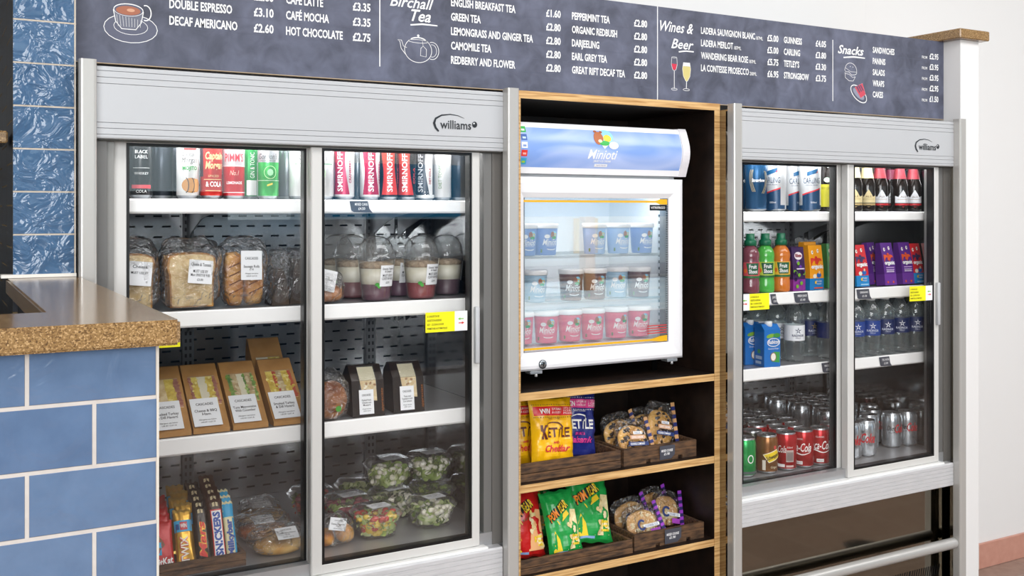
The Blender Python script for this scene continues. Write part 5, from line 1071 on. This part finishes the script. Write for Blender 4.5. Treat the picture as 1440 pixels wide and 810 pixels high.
# ------------------------------------------------------------------ far fridge, second shelf: juice
SHOOT = [(.024, 0), (.0265, .004), (.027, .010), (.027, .030), (.0255, .036), (.0265, .042), (.0265, .084), (.0258, .088), (.0272, .098), (.0262, .108), (.022, .118), (.014, .126), (.0125, .130)]
CAPG = mat('#0f6b4a', .35)
def shoot(u, y, label, liq, lab1, phi=.0):
    LQ = mat(liq, .12, 0, .4)
    t = thing('juice_bottle', label, 'juice bottle', (px(u, y), y, Z2), facing(px(u, y), y, .6), 'sports cap juice bottles on the second shelf'); t.scale = (1.04, 1.04, 1.12); mb = MB(); mb.lathe(SHOOT, LQ, seg=26); F = cyl(rad(SHOOT), phi)
    mb.patch(F, -.036, .036, .043, .083, mat(lab1, .45), .0005, 16, 2); mb.patch(F, -.036, .036, .041, .047, mat('#2a6b3a', .5), .0008, 16)
    mb.patch(F, lambda t: -.016-(t-.065)*.2, lambda t: .018+(t-.065)*.1, .050, .081, mat('#0f5a3a', .5), .0010, 10, 3); mb.text(F, 'Fruit', 0, .067, .010, CHALK, w=.022, al='C', off=.0016, bold=.03); mb.text(F, 'Shoot', .001, .054, .010, CHALK, w=.025, al='C', off=.0016, bold=.03)
    mb.disc(F, -.022, .060, .005, .006, mat('#e8742a' if lab1 != '#c9d84a' else '#9fc22a', .4), .0012, 10); mb.build('bottle', t)
    mb = MB(); mb.lathe([(.0175, .1275), (.0175, .141), (.016, .1425), (.0125, .1435), (.0125, .158), (.0115, .160), (.0005, .160)], CAPG, seg=22); mb.build('sports_cap', t, label='dark green sports cap')
shoot(1055, .125, 'maroon juice bottle with green sports cap, leftmost by the post', '#7d4450', '#d2505a'); shoot(1076, .125, 'bright green juice bottle with green sports cap', '#4fb24a', '#b9d24a'); shoot(1098, .125, 'orange juice bottle with green sports cap', '#d2762a', '#efb93a')
def carton(kind, u, y, label, rz=0., tilt=0., w_=.052, h_=.135, d_=.036, z=None):
    top, low = dict(berry=('#3a1f52', '#8a2f8f'), orange=('#f2a21c', '#1f7fc4'), red=('#d0242c', '#1f86c8'), purple=('#5b2a86', '#6d3798'), green=('#2f8f4a', '#3aa354'))[kind]
    mb = MB(); T, B = mat(top, .35), mat(low, .35)
    def V(x, yy, zz): return Vector((x, yy, zz))
    def lay(zz): k = zz/h_; dd = d_/2*(1-.5*max(0, k-.45)/.55); ww = w_/2*(1-.03*k); return [V(-ww, -dd, zz), V(ww, -dd, zz), V(ww, dd, zz), V(-ww, dd, zz)]
    zsp = [0, .004, h_*.26, h_*.5, h_*.75, h_*.97, h_]; vs = []
    for q in zsp: vs += lay(q)
    for j in range(len(zsp)-1): mb.add(vs[4*j:4*j+8], [(i, (i+1) % 4, 4+(i+1) % 4, 4+i) for i in range(4)], B if zsp[j+1] <= h_*.27 else T)
    mb.add(vs[:4], [(3, 2, 1, 0)], B); mb.add(vs[-4:], [(0, 1, 2, 3)], T)
    def F(s, t, off=0): k = t/h_; return V(s, -d_/2*(1-.5*max(0, k-.45)/.55)-off, t)
    WT = CHALK; OR = mat('#e2582a', .4)
    if kind == 'berry':
        mb.disc(F, 0, h_*.80, w_*.32, h_*.09, mat('#f0e6ea', .4), .0012, 18); mb.text(F, 'Ribena', 0, h_*.775, .010, mat('#8a2a3a', .5), w=w_*.5, al='C', off=.002, bold=.04)
        for k in range(14): mb.disc(F, R.uniform(-.4, .4)*w_, R.uniform(.05, .66)*h_, .006, .006, mat(R.choice(['#6a3fa0', '#2b1540', '#79b03a', '#8f5cc4']), .25), .0010+.0002*k, 12)
        mb.patch(F, -w_*.3, w_*.32, h_*.49, h_*.52, mat('#d8c9dd', .5), .006, 4)
    else:
        c = {'orange': mat('#d83a2a', .4), 'red': mat('#3a2a5a', .4), 'purple': OR, 'green': mat('#8ac23a', .4)}[kind]
        for k, x in enumerate((-.24, .16)): mb.disc(F, x*w_, h_*(.84+.03*k), .0045, .0065, mat('#f3ece4', .5), .0012, 10); mb.disc(F, x*w_+.001, h_*(.845+.03*k), .0018, .002, INK, .0018, 8)
        mb.text(F, 'pip', 0, h_*.60, h_*.15, c, w=w_*.78, al='C', off=.0016, bold=.09); mb.text(F, 'organic', .001, h_*.485, .012, WT, w=w_*.84, al='C', off=.0018, bold=.05)
        if kind in ('orange', 'red'):
            mb.disc(F, .008, h_*.33, .010, .008, mat('#2266b8', .4), .0014, 9); mb.disc(F, -.010, h_*.31, .008, .007, mat('#f2ead8', .5), .0016, 12); mb.disc(F, .009, h_*.39, .004, .005, mat('#e7c9a8', .5), .0018, 10)
            mb.disc(F, -.006, h_*.17, .004, .005, mat('#f0c22a', .4), .0016, 10); mb.text(F, 'fruity', .008, h_*.18, .006, WT, w=w_*.4, al='C', off=.0018); mb.text(F, 'water', .008, h_*.12, .006, WT, w=w_*.35, al='C', off=.0018); mb.patch(F, -w_*.2, w_*.42, h_*.03, h_*.06, OR if kind == 'orange' else mat('#9fd0ee', .5), .001, 2)
        else:
            for k in range(3): mb.patch(F, -w_*.32, w_*.36, h_*(.40-.05*k), h_*(.42-.05*k), mat('#c9a8dd' if kind == 'purple' else '#bfe0a8', .5), .001, 3)
            mb.text(F, 'SMOOTHIE', .0, h_*.30, .006, WT, w=w_*.6, al='C', off=.0016); mb.disc(F, .012, h_*.07, .004, .004, OR, .001, 10); mb.disc(F, -.014, h_*.07, .004, .004, OR, .001, 10)
    return mb.build('juice_carton', loc=(fit(px(u, y), .030), y, Z2+(.0022 if tilt else 0)), rot=(tilt, 0, rz), label=label, cat='juice carton', group='juice cartons and pouches on the second shelf')
carton('berry', 1118, .130, 'purple berry juice carton with round white badge'); carton('berry', 1112, .200, 'purple berry juice carton standing behind the badge one', .1)
carton('orange', 1142, .128, 'yellow orange juice pouch with blue foot, facing front', 0, 0, .060, .140, .04); carton('orange', 1135, .190, 'yellow orange juice pouch behind the front one', .1, 0, .060, .148, .04); carton('green', 1165, .165, 'green juice pouch at the right edge of the left door', .1, 0, .05, .142)
TL = radians(-6)
carton('red', 1208, .120, 'red juice pouch with blue foot, leftmost in the right door', 0, TL, .058, .135); carton('purple', 1226, .170, 'purple juice pouch half hidden between the red one and the front purple one', .25, TL, .052, .140)
carton('purple', 1247, .120, 'purple juice pouch in front with orange lettering, brightest of the purple ones', .0, TL, .056, .140); carton('purple', 1272, .125, 'purple juice pouch in shade, third purple one from the left', .0, TL, .056, .140); carton('red', 1290, .131, 'red juice pouch with blue foot at the right end of the second shelf', .0, TL, .052, .135)
# ------------------------------------------------------------------ far fridge, third shelf: water and coconut cartons
WATP = clear('water_bottle_plastic', '#f4f8f8', 1.4, 1.6, .02, milk=.07, milkcol='#dfe6e6'); CAPW = mat('#e9ecee', .4)
WB = [(.026, 0), (.030, .004), (.032, .012), (.0295, .026), (.032, .036), (.0295, .048), (.032, .058), (.0315, .066), (.0315, .116), (.0325, .124), (.0315, .140), (.027, .155), (.017, .170), (.0125, .178), (.0125, .186)]
def water(u, y, label, lab, ink, star, phi=0.):
    t = thing('water_bottle', label, 'water bottle', (fit(px(u, y), .033), y, Z3), facing(px(u, y), y, .7), 'water bottles on the third shelf'); mb = MB(); mb.lathe(WB, WATP, seg=24); mb.build('bottle', t)
    mb = MB(); L_ = mat(lab, .45); mb.lathe([(.0321, .067), (.0321, .115)], L_, seg=28, cap0=False, cap1=False); F = cyl(.0323, phi)
    I_ = mat(ink, .5); S_ = mat(star, .5)
    for k in range(5): a = pi/2+k*2*pi/5; mb.poly(F, [(.003*cos(a-.6), .098+.003*sin(a-.6)), (.012*cos(a), .098+.012*sin(a)), (.003*cos(a+.6), .098+.003*sin(a+.6))], S_, .0008)
    mb.text(F, 'RADNOR', 0, .080, .007, I_, w=.038, al='C', off=.0010, bold=.01); mb.text(F, 'HILLS', 0, .074, .0035, I_, w=.016, al='C', off=.0010); mb.build('printed_label', t)
    mb = MB(); mb.lathe([(.0145, .1795), (.0145, .191), (.013, .193), (.0005, .193)], CAPW, seg=18); mb.build('cap', t)
water(1064, .30, 'clear water bottle behind the blue coconut cartons', '#e9ecef', '#22305a', '#22305a', .2); water(1092, .225, 'clear water bottle with white label just behind the front blue carton', '#e9ecef', '#22305a', '#22305a', .3); water(1117, .150, 'clear water bottle with white label and dark star, in front', '#eceff2', '#22305a', '#22305a', .15)
water(1138, .222, 'clear water bottle with navy label, left one of the navy pair in the left door', '#1d2a5e', '#cfd6e6', '#c9b26a', .3); water(1163, .145, 'clear water bottle with navy label at the right edge of the left door', '#1f2d66', '#cfd6e6', '#d9dde6', 1.2)
for u, y, a, lab in ((1202, .130, .1, 'leftmost navy label water bottle in the right door'), (1224, .125, .0, 'navy label water bottle with white star, second from the left in the right door'), (1244, .130, .1, 'navy label water bottle, middle of the right door'), (1265, .135, .0, 'navy label water bottle in shade, fourth in the right door'), (1287, .130, .05, 'navy label water bottle nearest the right wall of the far fridge')):
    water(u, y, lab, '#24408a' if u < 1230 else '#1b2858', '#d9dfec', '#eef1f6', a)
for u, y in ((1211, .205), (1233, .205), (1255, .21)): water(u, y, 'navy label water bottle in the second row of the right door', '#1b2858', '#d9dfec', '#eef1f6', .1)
def coconut(u, y, label, rz):
    t = thing('coconut_water_carton', label, 'carton', (px(u, y), y, Z3), rz, 'blue coconut water cartons'); w_, d_, h_ = .058, .050, .128; mb = MB(); BC = mat('#1a6fc0', .3)
    zsp = [(0, 1), (.100, 1), (.112, 1), (h_, .35)]; vs = []
    for q, k in zsp: vs += [Vector((-w_/2, -d_/2*k, q)), Vector((w_/2, -d_/2*k, q)), Vector((w_/2, d_/2, q)), Vector((-w_/2, d_/2, q))]
    for j in range(3): mb.add(vs[4*j:4*j+8], [(i, (i+1) % 4, 4+(i+1) % 4, 4+i) for i in range(4)], BC)
    mb.add(vs[-4:], [(0, 1, 2, 3)], BC); mb.add(vs[:4], [(3, 2, 1, 0)], BC); F = plane((0, -d_/2, 0))
    mb.arc(F, .004, .074, .022, .012, 0, 2*pi, .0022, CHALK, .0010); mb.text(F, 'Rubicon', .004, .070, .012, CHALK, w=.040, al='C', off=.0012, shear=.2, bold=.03); mb.text(F, 'Coconut Water', .004, .053, .005, CHALK, w=.038, al='C')
    mb.disc(F, -.006, .094, .016, .006, mat('#7fae3a', .5), .0009, 14, .2); mb.disc(F, .016, .095, .013, .007, mat('#3f8f3a', .5), .0010, 12); mb.poly(F, [(-.002, .016), (.026, .012), (.027, .044), (.006, .046)], mat('#3f9f4a', .5), .0008); mb.disc(F, .003, .030, .011, .014, mat('#8a6a45', .6), .0012, 18); mb.disc(F, .003, .030, .0085, .0115, mat('#f2efe4', .5), .0015, 18)
    G = plane((-w_/2, 0, 0), (0, -1, 0), (0, 0, 1)); mb.patch(G, -.018, .014, .022, .032, mat('#b9cfe6', .5), .0006); mb.patch(G, -.018, .010, .008, .016, mat('#b9cfe6', .5), .0006); mb.patch(G, -.008, .006, .040, .052, mat('#4aa35a', .5), .0006); mb.build('carton', t)
    mb = MB(); mb.lathe([(.0125, .118), (.0125, .134), (.0115, .136), (.0005, .136)], CAPW, seg=18, cy=-.004); mb.build('cap', t)
coconut(1053, .182, 'blue coconut water carton with white cap, left one by the post', radians(-10)); coconut(1079, .118, 'blue coconut water carton with white cap and coconut picture, in front', radians(-8)); coconut(1044, .235, 'blue coconut water carton at the back left of the third shelf', radians(-10))
# ------------------------------------------------------------------ far fridge, bottom: soft drink cans in staggered rows
CRd = .0331; CH_ = .1155; FZ = .6602
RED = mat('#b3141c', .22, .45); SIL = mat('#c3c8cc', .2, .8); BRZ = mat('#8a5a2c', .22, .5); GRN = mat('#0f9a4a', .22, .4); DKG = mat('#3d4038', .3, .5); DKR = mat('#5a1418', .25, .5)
def soda(kind, phi=0.):
    mb = can_mesh(CRd, CH_, dict(cola=RED, cola_code=RED, diet=SIL, dietb=SIL, ginger=BRZ, green=GRN, olive=DKG, silver=SIL, maroon=DKR)[kind]); F = cyl(CRd, phi); A = CRd*1.4; WT = mat('#f4f4f2', .4)
    if kind == 'cola':
        mb.text(F, 'Coca-Cola', .0, .052, .026, WT, w=.078, al='C', shear=.35, bold=.01); mb.text(F, 'CLASSIC', 0, .088, .005, WT, w=.026, al='C'); mb.stroke(F, [(-.036+.009*k, .046+.004*sin(k*.9)) for k in range(9)], lambda q: .0015+.002*sin(q*3.1), WT, .0006); mb.patch(F, -.01, .012, .012, .022, WT, .0005, 4); mb.text(F, 'ENERGY', .001, .0145, .004, INK, w=.018, al='C')
    if kind == 'cola_code':
        mb.patch(F, -.008, .016, .028, .064, mat('#b9aaa4', .4), .0005, 6, 1)
        for k in range(12): mb.patch(F, -.006+.0017*k, -.0052+.0017*k, .032, .058, mat('#4a3436', .5), .0009)
        mb.text(F, 'Cola', -.034, .056, .022, WT, w=.026, shear=.35); mb.text(F, '330ml', -.006, .070, .005, WT, w=.018); mb.patch(F, -.035, -.012, .012, .021, WT, .0005, 4); mb.patch(F, -.008, .016, .012, .018, mat('#d7b9b4', .4), .0005, 4)
    if kind in ('diet', 'dietb'):
        RDc = mat('#c8202a', .35)
        if kind == 'dietb': mb.text(F, 'Diet', -.008, .058, .017, INK, w=.030, al='C', shear=.35, bold=.01); mb.text(F, 'Coke', .024, .052, .028, RDc, w=.040, al='C', shear=.35, bold=.02); mb.stroke(F, [(-.018, .052), (-.008, .050), (.004, .0525)], .0012, INK)
        else: mb.text(F, 'Coke', .002, .046, .030, RDc, w=.046, al='C', shear=.35, bold=.02); mb.text(F, 'Diet', -.022, .076, .012, INK, w=.020, al='C', shear=.35)
    if kind == 'ginger':
        YL = mat('#f0cf1e', .35); G = skewF(F, .010, .054, .35); mb.patch(G, lambda t: -.023-t*.3, lambda t: .026-t*.3, -.0145, .0145, mat('#f7efd8', .4), .0005, 12, 4); mb.patch(G, lambda t: -.021-t*.3, lambda t: .024-t*.3, -.0125, .0125, YL, .0010, 12, 4)
        mb.text(G, 'Schweppes', 0, -.006, .012, INK, w=.042, al='C', off=.0018, bold=.02, shear=.2); mb.patch(F, -.022, -.012, .012, .042, mat('#e8e0d2', .5), .0006, 3); mb.disc(F, .018, .080, .005, .006, mat('#c2403a', .4), .0006, 10); mb.text(F, 'Ginger', .014, .018, .007, mat('#e8d9b8', .5), w=.022, al='C', shear=.3)
    if kind == 'green': mb.disc(F, -.006, .055, .010, .013, WT, .0006, 14); mb.disc(F, -.006, .055, .007, .010, GRN, .0009, 14); mb.patch(F, -.04, .04, .010, .018, mat('#4d5a58', .4), .0005, 10)
    root = mb.build('soft_drink_can'); pull_tab(root, CH_, CRd); return root
PROTO = {}; CEN = []
def put_can(kind, x, y, label, grp='soft drink cans at the bottom of the far fridge', rz=0., phi=0., skip=False):
    x = min(x, RX+.942); y = min(y, .596)
    if skip and any(math.hypot(x-a, y-b_) < .0664 for a, b_ in CEN): return
    CEN.append((x, y))
    if (kind, phi) not in PROTO: o = PROTO[(kind, phi)] = soda(kind, phi); o.location = (x, y, FZ); o.rotation_euler = (0, 0, rz); return tag(o, label, 'can', grp)
    return dup(PROTO[(kind, phi)], (x, y, FZ), rz, label, grp)
put_can('green', px(1046, .13), .126, 'bright green soft drink can half hidden by the left post'); put_can('olive', px(1060, .185), .192, 'dark olive soft drink can between the green and the bronze can')
xs0 = px(1078, .125)
put_can('ginger', xs0, .124, 'bronze soft drink can with a yellow tilted badge, front row', rz=-.5); put_can('cola_code', xs0+.0765, .122, 'red cola can with a barcode panel, front row', rz=-.5); put_can('cola', xs0+.148, .120, 'red cola can showing the end of its white script, second from the right door edge', rz=-.45, phi=-.75)
put_can('cola', xs0+.2165, .118, 'red cola can with white script nearest the middle stile', rz=-1.0, phi=.25); put_can('cola', px(1176, .122), .150, 'red cola can cut off by the middle stile', phi=1.2)
LB = 'red cola can in the rows behind the front cans of the left door'
LS = 'silver topped can in the back rows behind the red cola cans, left door'
dy = .0586
for r_ in range(1, 9):
    y = .127+dy*r_
    for c in range(8):
        x = xs0-.165+.0682*c+(0 if r_ % 2 else .034)
        if x < RX+.064 or x > RX+.515: continue
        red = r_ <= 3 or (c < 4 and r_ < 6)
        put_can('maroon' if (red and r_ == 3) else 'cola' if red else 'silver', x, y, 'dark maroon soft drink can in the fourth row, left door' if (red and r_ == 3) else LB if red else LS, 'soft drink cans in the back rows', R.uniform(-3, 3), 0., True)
put_can('diet', px(1195, .130), .126, 'silver cola can cut off by the left stile of the right door', rz=-.6, phi=.15); put_can('diet', px(1216, .130), .126, 'silver cola can with red script, front row of the right door', rz=-.7, phi=.05)
put_can('dietb', px(1253, .17), .168, 'silver cola can with black and red script in the middle of the right door', rz=-.65, phi=.0); put_can('dietb', px(1288, .17), .160, 'silver cola can in shade by the right wall of the far fridge', rz=-.5, phi=-.5)
put_can('dietb', px(1233, .215), .236, 'silver cola can set back between the two front silver ones', phi=-.5)
LD = 'silver cola can in the rows behind the front ones, right door'
for r_ in range(0, 8):
    y = .184+.0586*r_
    for c in range(6):
        x = px(1199, .19)+.0685*c+(.034 if r_ % 2 else 0)
        if x > RX+.942 or y > .60: continue
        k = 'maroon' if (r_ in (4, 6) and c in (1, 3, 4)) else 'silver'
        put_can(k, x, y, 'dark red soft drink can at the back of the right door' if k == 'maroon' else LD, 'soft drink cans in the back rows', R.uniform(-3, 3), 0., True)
